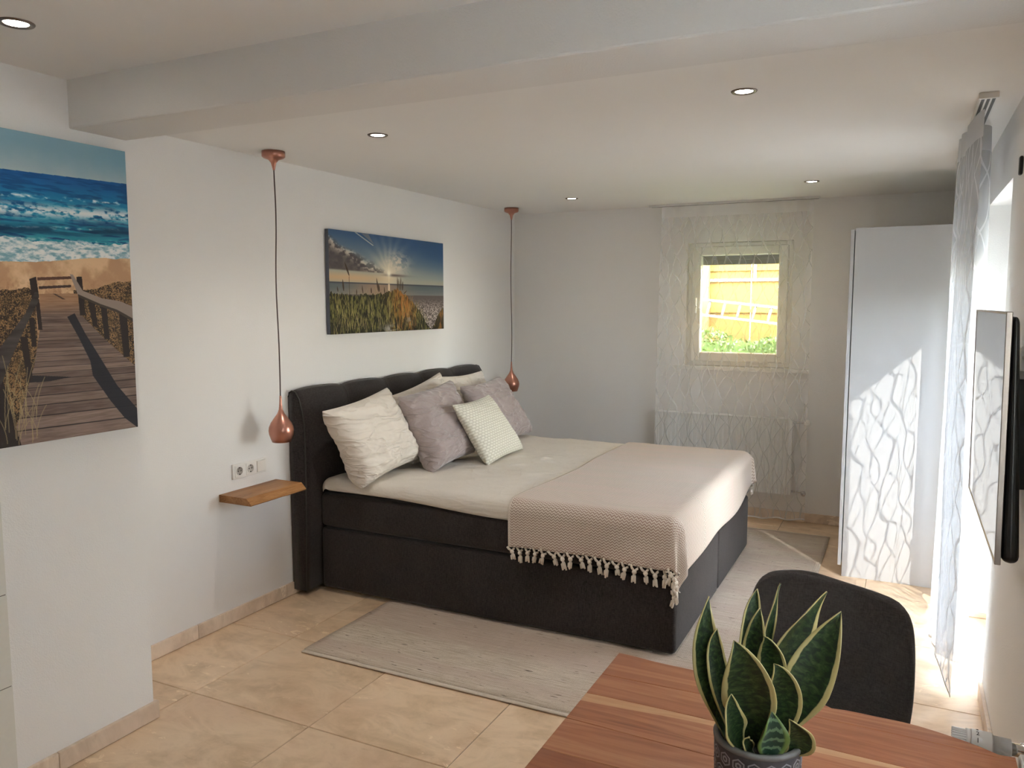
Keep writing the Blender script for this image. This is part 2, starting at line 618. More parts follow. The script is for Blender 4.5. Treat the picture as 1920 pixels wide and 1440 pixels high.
c = M.mix(M.ramp(fleck, [(0.275, 0.95), (0.325, 0.0)]), c, (0.10, 0.075, 0.055))
m_rug = M.done(M.bsdf(c, 0.95, 0, M.bump(M.math('ADD', M.math('MULTIPLY', wv, 0.25), streak), 0.5, 0.003), 0.1))
m_rugend = mat_fabric('rug_binding', (0.55, 0.47, 0.37), (0.66, 0.57, 0.46), 400, 0.4)

# snake plant leaf: yellow margins, dark bands across a green blade
M = Mat('snake_plant_leaf')
uv = M.uv()
sep = M.n('ShaderNodeSeparateXYZ')
M.set(sep.inputs[0], uv)
pu, pv = sep.outputs[0], sep.outputs[1]
au = M.math('ABSOLUTE', pu)
nb = M.noise(M.mapping(uv, (2.2, 26, 1)), 1.0, 3, 0.6, 0.6)
rnd = M.n('ShaderNodeObjectInfo').outputs['Random']
blade = M.ramp(nb, [(0.40, (0.008, 0.018, 0.008)), (0.52, (0.020, 0.040, 0.012)), (0.68, (0.055, 0.085, 0.030))])
wob = M.math('ADD', au, M.math('MULTIPLY', M.math('SUBTRACT', M.noise(M.mapping(uv, (1, 7, 1)), 1.0, 2), 0.5), 0.16))
mar = M.ramp(wob, [(0.76, 0.0), (0.80, 1.0)])
mcol = M.mix(M.noise(uv, 3.0, 2), (0.36, 0.27, 0.085), (0.46, 0.40, 0.19))
m_leaf = M.done(M.bsdf(M.mix(mar, blade, mcol), 0.36, 0, None, 0.4))
M = Mat('banded_leaf')
uv = M.uv()
sep = M.n('ShaderNodeSeparateXYZ')
M.set(sep.inputs[0], uv)
pu, pv = sep.outputs[0], sep.outputs[1]
nb = M.noise(M.mapping(uv, (2.5, 5, 1)), 1.0, 3)
bz = M.math('SINE', M.math('ADD', M.math('MULTIPLY', pv, 34.0), M.math('MULTIPLY', nb, 7.0)))
blade = M.ramp(bz, [(0.3, (0.012, 0.032, 0.018)), (0.75, (0.10, 0.16, 0.085))])
mar = M.ramp(M.math('ABSOLUTE', pu), [(0.66, 0.0), (0.8, 1.0)])
m_leaf2 = M.done(M.bsdf(M.mix(mar, blade, (0.10, 0.15, 0.035)), 0.36, 0, None, 0.4))

m_soil = mat_plain('potting_soil', (0.02, 0.015, 0.012), 0.95, grain=150, vary=0.5, bump=0.8)
m_pot = mat_plain('dark_stone_glaze', (0.055, 0.05, 0.052), 0.55, grain=120, vary=0.2)
m_potrim = mat_plain('stone_rim', (0.13, 0.125, 0.115), 0.6, grain=120, vary=0.15)
m_relief = mat_plain('pale_relief', (0.26, 0.25, 0.26), 0.5, grain=150, vary=0.25)

# outdoors
m_yellow = mat_plain('yellow_facade', (0.16, 0.080, 0.002), 0.7, grain=6, vary=0.08)
m_orange = mat_plain('orange_beam', (0.24, 0.10, 0.004), 0.7)
m_greyw = mat_plain('weathered_rail', (0.13, 0.10, 0.06), 0.7)
m_brown = mat_plain('brown_post', (0.16, 0.095, 0.03), 0.7)
m_ladder = mat_plain('ladder_aluminium', (0.15, 0.148, 0.15), 0.45, 0.2)
m_leafg = mat_plain('hedge_leaf', (0.06, 0.10, 0.012), 0.5, grain=4, vary=0.45)
m_leafd = mat_plain('sky_block_hedge_leaf', (0.035, 0.06, 0.02), 0.6, grain=4, vary=0.4)
m_ground = mat_plain('lawn', (0.14, 0.2, 0.05), 0.9, grain=8, vary=0.3)
m_shutter = mat_plain('grey_shutter', (0.085, 0.085, 0.08), 0.5)
m_terr = mat_plain('terrace_paving', (0.55, 0.52, 0.47), 0.8, grain=3)

# ------------------------------------------------------------------ room shell
# floor: slab with 61 cm travertine tiles as children
fl_ = structure(boxobj('floor', (XL - 0.3, XO, YF - 0.3, YB + 0.3, -0.12, -0.0035), m_grout))
T = 0.61
xe = [XL - 0.005] + [-2.58 + T * i for i in range(5)] + [XR + 0.42]
ys = [2.25 + T * k for k in range(-8, 7)] + [YB + 0.01]
tile_me = {}
J = 0.0016
for i in range(len(xe) - 1):
    for j in range(len(ys) - 1):
        x0, x1, y0, y1 = xe[i], xe[i + 1], ys[j], ys[j + 1]
        if y1 <= YP and x1 < XP:
            continue
        key = (round(x1 - x0, 3), round(y1 - y0, 3))
        if key not in tile_me:
            bm = bmesh.new()
            hx, hy = key[0] / 2 - J, key[1] / 2 - J
            box(bm, -hx, hx, -hy, hy, -0.01, 0.0)
            te = [e for e in bm.edges if all(v.co.z > -0.001 for v in e.verts)]
            bmesh.ops.bevel(bm, geom=te, offset=0.002, segments=1, affect='EDGES')
            me = bpy.data.meshes.new('tile')
            bm.to_mesh(me)
            bm.free()
            me.materials.append(m_trav)
            tile_me[key] = me
        t = link('tile', tile_me[key], None, fl_)
        t.location = ((x0 + x1) / 2, (y0 + y1) / 2, 0)

structure(boxobj('ceiling', (XL - 0.3, XO, YF - 0.3, YB + 0.35, ZC, ZC + 0.2), m_ceil))
# dropped concrete beam
structure(boxobj('trim_1', (XP - 0.02, XR + 0.02, 1.812, 2.035, 2.186, ZC + 0.02), m_beam, bev=0.006))

bm = bmesh.new()
box(bm, XL - 0.3, XL, YP, YB + 0.35, -0.1, ZC + 0.1)
box(bm, XL - 0.3, XP, YF - 0.3, YP, -0.1, ZC + 0.1)
wl = structure(from_bm('wall_left', bm, m_wall))
# large pale wall tiles beside the pillar's plaster edge
gb = boxobj('tile_grout', (XP - 0.001, XP + 0.003, 0.3, 1.503, 0.0, 0.98), m_tgrout, wl)
for k in range(4):
    z0, z1 = [(0.0, 0.3675), (0.3705, 0.6725), (0.6755, 0.977)][k] if k < 3 else (0, 0)
    if k == 3:
        break
    for (a, b) in ((0.9, 1.506), (0.3, 0.897)):
        boxobj('wall_tile', (XP - 0.001, XP + 0.005, a, b, z0, z1), m_tilew, wl, bev=0.0008, seg=1)

WX0, WX1, WZ0, WZ1 = -1.515, -0.745, 1.13, 2.062
bm = bmesh.new()
yo = YB + 0.35
box(bm, XL - 0.3, WX0, YB, yo, -0.1, ZC + 0.1)
box(bm, WX1, XO, YB, yo, -0.1, ZC + 0.1)
box(bm, WX0, WX1, YB, yo, -0.1, WZ0)
box(bm, WX0, WX1, YB, yo, WZ1, ZC + 0.1)
structure(from_bm('wall_back', bm, m_wall))

DY0, DY1, DZ = 3.63, 4.60, 2.08
NY0, NY1, NZ0, NZ1 = 0.20, 1.72, 0.9, 2.08
bm = bmesh.new()
box(bm, XR, XO, YF - 0.3, NY0, -0.1, ZC + 0.1)
box(bm, XR, XO, NY0, NY1, -0.1, NZ0)
box(bm, XR, XO, NY0, NY1, NZ1, ZC + 0.1)
box(bm, XR, XO, NY1, DY0, -0.1, ZC + 0.1)
box(bm, XR, XO, DY0, DY1, DZ, ZC + 0.1)
box(bm, XR, XO, DY1, YB + 0.35, -0.1, ZC + 0.1)
structure(from_bm('wall_right', bm, m_wall))
structure(boxobj('wall_front', (XL - 0.3, XO, YF - 0.3, YF, -0.1, ZC + 0.1), m_wall))


# stone skirting, in lengths
def skirting(name, pieces):
    root = empty(name, (0, 0, 0), kind='structure')
    for b in pieces:
        boxobj('skirting_stone', b, m_base, root, bev=0.0015, seg=1)


HB = 0.07
skirting('baseboard_left', [(XL, XL + 0.013, YP + 0.0, 2.64, 0.002, HB), (XL, XL + 0.013, 2.642, 3.25, 0.002, HB), (XL, XL + 0.013, 3.252, 4.5, 0.002, HB), (XL, XL + 0.013, 4.502, YB, 0.002, HB)])
skirting('baseboard_pillar', [(XP, XP + 0.016, 1.64, YP + 0.014, 0.002, HB), (XP, XP + 0.016, 1.507, 1.638, 0.002, HB), (XL + 0.014, XP - 0.0005, YP, YP + 0.014, 0.002, HB)])
skirting('baseboard_back', [(XL + 0.014, -1.9, YB - 0.013, YB, 0.002, HB), (-1.898, -0.7, YB - 0.013, YB, 0.002, HB), (-0.698, XR, YB - 0.013, YB, 0.002, HB)])
skirting('baseboard_right', [(XR - 0.014, XR, 2.3, DY0, 0.002, HB), (XR - 0.014, XR, NY1 + 0.01, 2.298, 0.002, HB), (XR - 0.014, XR, DY1, YB - 0.014, 0.002, HB), (XR, 0.44, DY1 - 0.013, DY1, 0.002, 0.026), (XR, 0.44, DY0, DY0 + 0.013, 0.002, 0.026)])

# ---- back window
w1 = empty('window_1', (-1.13, YB, WZ0), 'small white tilt window behind the sheer curtain in the back wall', 'window', kind='structure')


def frame_x(name, x0, x1, z0, z1, y0, y1, w, mat, parent, bev=0.006):
    bm = bmesh.new()
    L = parent.location
    for b in ((x0, x0 + w, z0, z1), (x1 - w, x1, z0, z1), (x0 + w, x1 - w, z0, z0 + w), (x0 + w, x1 - w, z1 - w, z1)):
        box(bm, b[0] - L.x, b[1] - L.x, y0 - L.y, y1 - L.y, b[2] - L.z, b[3] - L.z, bev, 2)
    return from_bm(name, bm, mat, parent)


frame_x('window_frame', WX0 + 0.002, WX1 - 0.002, WZ0 + 0.002, WZ1 - 0.002, YB + 0.045, YB + 0.11, 0.05, m_pvc, w1)
frame_x('window_sash', WX0 + 0.035, WX1 - 0.035, WZ0 + 0.035, WZ1 - 0.03, YB + 0.022, YB + 0.09, 0.068, m_pvc, w1, 0.01)
boxobj('pane', (WX0 + 0.095, WX1 - 0.095, WZ0 and YB + 0.060, YB + 0.066, WZ0 + 0.095, WZ1 - 0.09), m_glass, w1)
boxobj('window_handle', (WX0 + 0.058, WX0 + 0.078, YB - 0.012, YB + 0.02, 1.53, 1.65), m_pvc, w1, bev=0.006)
boxobj('window_sill', (-1.60, -0.61, YB - 0.03, YB + 0.02, WZ0 - 0.03, WZ0), m_pvc, w1, bev=0.004)
for k in range(4):
    boxobj('shutter_slat', (WX0 + 0.06, WX1 - 0.06, YB + 0.125, YB + 0.135, 1.897 + 0.04 * k, 1.9372 + 0.04 * k), m_shutter, w1, bev=0.003, seg=1)


# ---- glazed door and near window in the window wall
def frame_y(name, y0, y1, z0, z1, x0, x1, wy, wb, wt, mat, parent, bev=0.005):
    bm = bmesh.new()
    for b in ((y0, y0 + wy, z0, z1), (y1 - wy, y1, z0, z1), (y0 + wy, y1 - wy, z0, z0 + wb), (y0 + wy, y1 - wy, z1 - wt, z1)):
        L = parent.location
        box(bm, x0 - L.x, x1 - L.x, b[0] - L.y, b[1] - L.y, b[2] - L.z, b[3] - L.z, bev, 2)
    return from_bm(name, bm, mat, parent)


d1 = empty('door_1', (0.485, 4.115, 0.0), 'white glazed terrace door in the deep reveal', 'door', kind='structure')
frame_y('door_frame', DY0 + 0.001, DY1 - 0.001, 0.002, DZ - 0.001, 0.46, 0.53, 0.07, 0.05, 0.06, m_pvc, d1)
frame_y('door_leaf', DY0 + 0.05, DY1 - 0.05, 0.03, DZ - 0.04, 0.445, 0.51, 0.09, 0.094, 0.09, m_pvc, d1)
boxobj('pane', (0.478, 0.484, DY0 + 0.13, DY1 - 0.13, 0.115, DZ - 0.12), m_glass, d1)
boxobj('door_handle', (0.40, 0.445, DY0 + 0.075, DY0 + 0.10, 1.0, 1.13), m_chrome, d1, bev=0.006)
for k in range(7):
    boxobj('shutter_slat', (0.535, 0.545, DY0 + 0.05, DY1 - 0.05, 1.772 + 0.045 * k, 1.814 + 0.045 * k), m_shutter, d1, bev=0.003, seg=1)
w2 = empty('window_2', (0.485, 0.96, NZ0), 'white window beside the viewpoint above the near radiator', 'window', kind='structure')
frame_y('window_frame', NY0 + 0.001, NY1 - 0.001, NZ0 + 0.001, NZ1 - 0.001, 0.46, 0.53, 0.08, 0.08, 0.08, m_pvc, w2)
boxobj('pane', (0.478, 0.484, NY0 + 0.07, NY1 - 0.07, NZ0 + 0.07, NZ1 - 0.07), m_glass, w2)
boxobj('window_sill', (XR - 0.02, 0.46, NY0 + 0.002, NY1 - 0.002, NZ0 - 0.001, NZ0 + 0.02), m_pvc, w2, bev=0.004)

# ------------------------------------------------------------------ outdoors, seen through the small window
structure(boxobj('lawn', (-9, 4, YB + 0.36, 14, 0.6, 0.98), m_ground), 'sunlit lawn bank outside the small window', 'lawn')
structure(boxobj('terrace', (XO + 0.01, 9, -8, 8, -0.3, -0.06), m_terr), 'pale paved terrace outside the glazed door', 'terrace')
fac = empty('yellow_building', (-1.8, 9.6, 0.98), 'yellow timber-framed facade seen through the small window', 'building')
for k in range(10):
    x0 = -6.55 + k * 0.985
    boxobj('facade_panel', (x0, x0 + 0.975, 9.60, 9.66, 0.98, 7.0), m_yellow, fac, bev=0.004, seg=1)
boxobj('rail', (-6.55, 3.3, 9.565, 9.60, 1.985, 2.025), m_orange, fac)
boxobj('rail', (-6.55, 3.3, 9.555, 9.60, 1.86, 1.895), m_greyw, fac)
boxobj('rail', (-6.55, 3.3, 9.565, 9.60, 1.50, 1.54), m_orange, fac)
boxobj('batten', (-1.60, -1.565, 9.562, 9.60, 1.895, 2.6), m_greyw, fac)
boxobj('post', (-2.185, -2.095, 9.49, 9.565, 1.2, 3.0), m_brown, fac)

lad = empty('ladder', (-1.7, 9.3, 1.5), 'aluminium ladder hung sideways along the yellow facade', 'ladder')
P = lambda x, z: (x - lad.location.x, 0, z - lad.location.z)
sl = -0.112


def rail_pts(z_at):
    return [P(x, z_at + sl * (x + 2.025)) for x in (-2.7, -2.0, -1.3, -0.4)]


for zt in (1.643, 1.466):
    bm = bmesh.new()
    pts = rail_pts(zt)
    L = Vector(pts[-1]) - Vector(pts[0])
    box(bm, -L.length / 2, L.length / 2, -0.03, 0.03, -0.012, 0.012)
    o = from_bm('ladder_rail', bm, m_ladder, lad)
    o.location = (Vector(pts[0]) + Vector(pts[-1])) / 2
    o.rotation_euler = (0, -math.atan2(L.z, L.x), 0)
for k in range(-3, 7):
    xb = -1.897 + 0.17 * k
    zb = 1.455 + sl * (xb + 1.9)
    tube('rung', [P(xb, zb), P(xb + 0.043, zb + 0.175)], 0.016, m_ladder, lad, 6)

for hx in (-2.3, -0.75):
    boxobj('ladder_hook', (hx - 0.012, hx + 0.012, 9.262, 9.60, 1.643 + sl * (hx + 2.025) - 0.033, 1.643 + sl * (hx + 2.025) - 0.013), m_black, fac)
# hedges: leaf quads round a core, one thing each
def hedge(label, mat, n_leaf, place, size, core, seed):
    vs, fs = [], []
    rn = random.Random(seed)
    for k in range(n_leaf):
        c = Vector(place(rn))
        d = Vector((rn.uniform(-1, 1), rn.uniform(-1, 1), rn.uniform(-0.3, 1))).normalized()
        e = Matrix.Rotation(rn.uniform(0, 6.28), 3, d) @ d.orthogonal().normalized()
        f = d.cross(e)
        s = rn.uniform(*size)
        b = len(vs)
        vs += [c - e * s, c + f * s * 0.5, c + e * s, c - f * s * 0.5]
        fs.append((b, b + 1, b + 2, b + 3))
    hg = empty('hedge', (0, 0, 0), label, 'hedge')
    hl = from_py('foliage', vs, fs, mat, hg, False)
    hl['kind'] = 'stuff'
    from_bm('hedge_core', core, mat, hg)


def low_hedge(rn):
    x, y = rn.uniform(-3.6, -0.4), rn.uniform(8.75, 9.15)
    top = 1.40 - 0.115 * (x + 2.0) - 0.12 + 0.05 * math.sin(x * 9) - abs(y - 8.95) * 0.25
    return x, y, rn.uniform(0.98, top + 0.03)


def sky_block_hedge(rn):  # unseen hedge, added to keep low sky glare off the wardrobe
    t, w_ = rn.uniform(0, 1), rn.uniform(-0.28, 0.28)
    return 0.9 + 4.1 * t - 0.56 * w_, -0.4 + 2.8 * t + 0.82 * w_, rn.uniform(-0.05, 2.1)


bm = bmesh.new()
box(bm, -3.6, -0.4, 8.85, 9.05, 0.98, 1.18)
hedge('sunlit green hedge under the ladder outside the small window', m_leafg, 5200, low_hedge, (0.016, 0.034), bm, 3)
bm = bmesh.new()
box(bm, -2.45, 2.45, -0.22, 0.22, -0.06, 2.02)
bmesh.ops.transform(bm, matrix=Matrix.Translation((2.95, 1.0, 0)) @ Matrix.Rotation(math.atan2(2.8, 4.1), 4, 'Z'), verts=bm.verts)
hedge('unseen dark hedge added on the terrace to block low sky light', m_leafd, 2500, sky_block_hedge, (0.03, 0.06), bm, 5)

# ------------------------------------------------------------------ rug
rug = empty('rug', (-1.415, 4.255, 0.001), 'greige flat-woven rug with dark flecks lying under the bed', 'rug')


def rug_z(x, y):
    z = 0.011 + 0.002 * noise.noise(Vector((x * 2.2, y * 2.2, 1)))
    cx, cy = x + 0.41, y - 4.78
    z += 0.012 * math.exp(-(cx * cx) / 0.01 - (cy * cy) / 0.03)
    return z


nx, ny = 50, 75
rx0, rx1, ry0, ry1 = -2.43, -0.40, 2.765, 5.74
vs, fs, uvs = [], [], []
for j in range(ny + 1):
    for i in range(nx + 1):
        x = rx0 + (rx1 - rx0) * i / nx
        y = ry0 + (ry1 - ry0) * j / ny
        x += 0.006 * noise.noise(Vector((0, y * 1.6, 5))) if i in (0, nx) else 0
        vs.append((x - rug.location.x, y - rug.location.y, rug_z(x, y) - 0.001))
for j in range(ny):
    for i in range(nx):
        a = j * (nx + 1) + i
        fs.append((a, a + 1, a + nx + 2, a + nx + 1))
o = from_py('rug_field', vs, fs, m_rug, rug)
solid(o, 0.009, -1)
for yy in (ry0 - 0.012, ry1 + 0.012):
    pts = [(rx0 + (rx1 - rx0) * i / 30 - rug.location.x, yy - rug.location.y, 0.0045) for i in range(31)]
    bm = bmesh.new()
    tube_bm(bm, pts, 0.0045, 6)
    for v in bm.verts:
        v.co.y = (v.co.y - (yy - rug.location.y)) * 3.2 + (yy - rug.location.y)
    from_bm('rug_binding', bm, m_rugend, rug, True)

# ------------------------------------------------------------------ bed
BX0, BX1, BY0, BY1 = -2.868, -0.865, 3.42, 5.25
bed = empty('bed', (-1.9, 4.335, 0.0), 'dark brown upholstered box-spring bed with a tufted headboard', 'bed')


def softbox(name, b, mat, parent, bev=0.03, wob=0.004):
    bm = bmesh.new()
    L = parent.location
    box(bm, b[0] - L.x, b[1] - L.x, b[2] - L.y, b[3] - L.y, b[4] - L.z, b[5] - L.z, bev, 4)
    return from_bm(name, bm, mat, parent, True)


softbox('box_spring', (BX0, BX1, BY0, 4.327, 0.022, 0.366), m_bed, bed, 0.022)
softbox('box_spring', (BX0, BX1, 4.331, BY1, 0.022, 0.366), m_bed, bed, 0.022)
softbox('box_mattress', (BX0, BX1 + 0.004, BY0 - 0.004, BY1, 0.372, 0.562), m_bed, bed, 0.03)
softbox('mattress_topper', (BX0 + 0.01, BX1, BY0 + 0.02, BY1 - 0.01, 0.565, 0.632), m_sheet, bed, 0.03)
for (x, y) in ((-2.7, 3.55), (-2.7, 5.1), (-1.0, 3.55), (-1.0, 5.1)):
    lathe('foot', [(0.0, 0.0), (0.025, 0.0), (0.028, 0.014), (0.0, 0.014)], m_black, bed, 16, loc=(x - bed.location.x, y - bed.location.y, 0.0135))

prof = [(-2.978, 0.03, 0), (-2.978, 1.10, 0), (-2.972, 1.122, .5), (-2.952, 1.134, 1), (-2.928, 1.128, 1), (-2.903, 1.09, 1), (-2.885, 1.03, 1), (-2.873, .96, 1), (-2.870, .80, .9), (-2.870, .64, .6), (-2.874, .4, .25), (-2.886, .03, 0)]
HY0, HY1, NS = 3.31, 5.37, 5
samples = []
for s_ in range(NS):
    for k in range(13):
        if k == 0 and s_ > 0:
            continue
        t = k / 12
        samples.append((HY0 + (HY1 - HY0) * (s_ + t) / NS, max(0.0, 1 - abs(2 * t - 1) ** 2.6)))
vs, fs = [], []
n = len(prof)
for y, b in samples:
    for i, (x, z, w) in enumerate(prof):
        px, pz = prof[max(i - 1, 0)][:2]
        qx, qz = prof[min(i + 1, n - 1)][:2]
        tx, tz = qx - px, qz - pz
        l = math.hypot(tx, tz) or 1
        nx_, nz_ = -tz / l, tx / l
        vs.append((x - nx_ * -0.0 + (-nx_) * 0 + (nx_ * -1) * -0.0 + (tz / l) * -0.016 * w * b - bed.location.x, y - bed.location.y, z + (-tx / l) * -0.014 * w * b))
for j in range(len(samples) - 1):
    for i in range(n - 1):
        a = j * n + i
        fs.append((a, a + 1, a + n + 1, a + n))
    fs.append((j * n + n - 1, j * n, j * n + n, j * n + 2 * n - 1))
fs.append(tuple(range(n))[::-1])
fs.append(tuple((len(samples) - 1) * n + i for i in range(n)))
hb = from_py('headboard', vs, fs, m_bed, bed)
bm = bmesh.new()
bm.from_mesh(hb.data)
bmesh.ops.recalc_face_normals(bm, faces=bm.faces)
bm.to_mesh(hb.data)
bm.free()
for yy in (HY0, HY1):
    o = tube('piping', [(x - bed.location.x, yy - bed.location.y, z) for x, z, w in prof[1:]], 0.0035, m_pipe, hb, 6)
for s_ in range(1, NS):
    yy = HY0 + (HY1 - HY0) * s_ / NS
    tube('seam', [(x - bed.location.x, yy - bed.location.y, z) for x, z, w in prof[2:9]], 0.003, m_pipe, hb, 6)


# draped cloth over the mattress
def drape(u, v, rect, ztop, r):
    x0, x1, y0, y1 = rect
    ex = u - x1 if u > x1 else (u - x0 if u < x0 else 0.0)
    ey = v - y1 if v > y1 else (v - y0 if v < y0 else 0.0)
    e = math.hypot(ex, ey) if min(abs(ex), abs(ey)) == 0 else math.hypot(ex, ey) * 0.93
    bx, by = min(max(u, x0), x1), min(max(v, y0), y1)
    if e < 1e-9:
        return Vector((bx, by, ztop)), 0.0
    if e < r * PI / 2:
        h, d = r * math.sin(e / r), r * (1 - math.cos(e / r))
    else:
        h, d = r, r + e - r * PI / 2
    return Vector((bx + ex / e * h, by + ey / e * h, ztop - d)), d


sheet = empty('bed_sheet', (-1.9, 4.335, 0.6), 'cream fitted sheet stretched over the bed mattress', 'bed sheet')
R = 0.05
rect = (BX0 + 0.055, BX1 - R + 0.003, BY0 + 0.006 + R - 0.012, BY1 - R)
nu, nv = 130, 120
vs, fs = [], []
for j in range(nv + 1):
    for i in range(nu + 1):
        tu, tv = i / nu, j / nv
        drop = 0.066
        u = (rect[0] - drop) + tu * (rect[1] - rect[0] + 2 * drop)
        hem = 0.022 * noise.noise(Vector((u * 1.1, 3.3, 0))) + 0.012
        dl = 0.078 + 0.035 * math.exp(-((u + 1.75) / 0.55) ** 2) + hem * 0.6
        v = (rect[2] - dl) + tv * (rect[3] - rect[2] + dl + drop)
        p_, d = drape(u, v, rect, 0.642, R)
        if d < 0.01:
            x, y = p_.x, p_.y
            w = 0.006 * noise.noise(Vector((x * 1.2 + y * 2.2, y * 7 - x * 3, 2))) + 0.002 * noise.noise(Vector((x * 9, y * 3, 7)))
            q = math.exp(-((x + 2.0) / 0.3) ** 2 - ((y - 4.3) / 0.5) ** 2)
            w += q * 0.022 * max(0, noise.noise(Vector((x * 4 + y * 5, y * 11 - x * 6, 4))))
            rg = max(0, 1 - abs(noise.noise(Vector((x * 1.5 + y * 1.3, y * 4.5 - x * 2.4, 12)))) * 5)
            p_.z += w + 0.006 * rg * sstep(-0.2, 0.3, noise.noise(Vector((x * 1.4, y * 1.4, 21))))
        vs.append(p_ - sheet.location)
for j in range(nv):
    for i in range(nu):
        a = j * (nu + 1) + i
        fs.append((a, a + 1, a + nu + 2, a + nu + 1))
o = from_py('fitted_sheet', vs, fs, m_sheet, sheet)
solid(o, 0.002, 1)

throw = empty('throw_blanket', (-1.25, 4.335, 0.65), 'rose-taupe woven throw with cream tassels across the foot of the bed', 'blanket')
R2 = 0.058
rect2 = (-3.0, BX1 - R + 0.008, BY0 - 0.006 + R - 0.008, BY1 - R + 0.004)
U0 = -1.69
nu, nv = 84, 170
vs, fs, uvs = [], [], []


def throw_pt(tu, tv):
    v_lo, v_hi = rect2[2] - 0.262, rect2[3] + 0.19
    v = v_lo + tv * (v_hi - v_lo)
    u0 = U0 + 0.02 * math.sin(tv * 2.6) - 0.008 * math.sin(tv * 11)
    ulen = 1.06 + 0.02 * math.sin(tv * 9 + 1) - 0.06 * sstep(0.55, 0.95, tv)
    u = u0 + tu * ulen
    vv = v + (0.012 * math.sin(tu * 5.0) if tv < 0.3 else 0)
    p_, d = drape(u, vv, rect2, 0.651, R2)
    nzv = noise.noise(Vector((u * 3.1, v * 2.3, 9)))
    if d < 0.02:
        p_.z += 0.003 * nzv + 0.002 + 0.003 * noise.noise(Vector((u * 8, v * 5, 3)))
    else:
        k = min(1, d / 0.2)
        ex = max(0, u - rect2[1])
        ey = max(0, rect2[2] - vv) + max(0, vv - rect2[3])
        if ex > 0 and ey > 0:
            p_.x += 0.012 * k * math.sin(math.atan2(ey, ex) * 6)
            p_.x += 0.015 * k
            p_.y += (-0.02 * k if vv < rect2[2] else 0.02 * k)
        elif ex > 0:
            p_.x += 0.006 * k * (1 + math.sin(v * 7))
        else:
            s = -1 if vv < rect2[2] else 1
            p_.y += s * 0.007 * k * (1 + math.sin(u * 17 + 1))
    return p_, (tu * ulen, tv * (v_hi - v_lo))


for j in range(nv + 1):
    for i in range(nu + 1):
        p_, q = throw_pt(i / nu, j / nv)
        vs.append(p_ - throw.location)
        uvs.append(q)
for j in range(nv):
    for i in range(nu):
        a = j * (nu + 1) + i
        fs.append((a, a + 1, a + nu + 2, a + nu + 1))
o = from_py('throw_cloth', vs, fs, m_throw, throw, True, uvs)
solid(o, 0.004, 1)


def tassel_mesh(seed):
    rn_ = random.Random(seed)
    bm = bmesh.new()
    for s in (-1, 1):
        tube_bm(bm, [(s * 0.019, 0, 0.005), (s * 0.013, 0.002, -0.010), (0, 0.002, -0.022)], [0.0055, 0.006, 0.005], 6)
    tube_bm(bm, [(0, 0, -0.017), (0, 0, -0.022), (0.001, 0, -0.031), (0.001, 0, -0.037)], [0.004, 0.0105, 0.0105, 0.004], 8)
    for k in range(4):
        a = 2 * PI * k / 4 + 0.4
        ox, oy = 0.008 * math.cos(a), 0.006 * math.sin(a)
        tube_bm(bm, [(0.001, 0, -0.034), (ox * 0.75, oy * 0.8, -0.046), (ox + rn_.uniform(-.003, .003), oy, -0.064 - rn_.uniform(0, 0.012))], [0.005, 0.0058, 0.0042], 6)
    me = bpy.data.meshes.new('tassel')
    bmesh.ops.recalc_face_normals(bm, faces=bm.faces)
    bm.to_mesh(me)
    bm.free()
    me.materials.append(m_tassel)
    for p in me.polygons:
        p.use_smooth = True
    return me


tm = [tassel_mesh(k) for k in range(4)]
NT = 24
for end in (0, 1):
    for k in range(NT):
        tu = (k + 0.35) / NT
        p_, _ = throw_pt(tu, end)
        p2, _ = throw_pt(min(1, tu + 0.02), end)
        t = link('tassel', tm[k % 4], None, throw)
        d = p2 - p_
        t.location = p_ - throw.location + Vector((0, -0.004 if end == 0 else 0.004, 0))
        t.rotation_euler = (random.uniform(-.12, .12), random.uniform(-.3, .3), math.atan2(d.y, d.x) + random.uniform(-.3, .3))
        t.scale = (1, 1, random.uniform(0.85, 1.15))


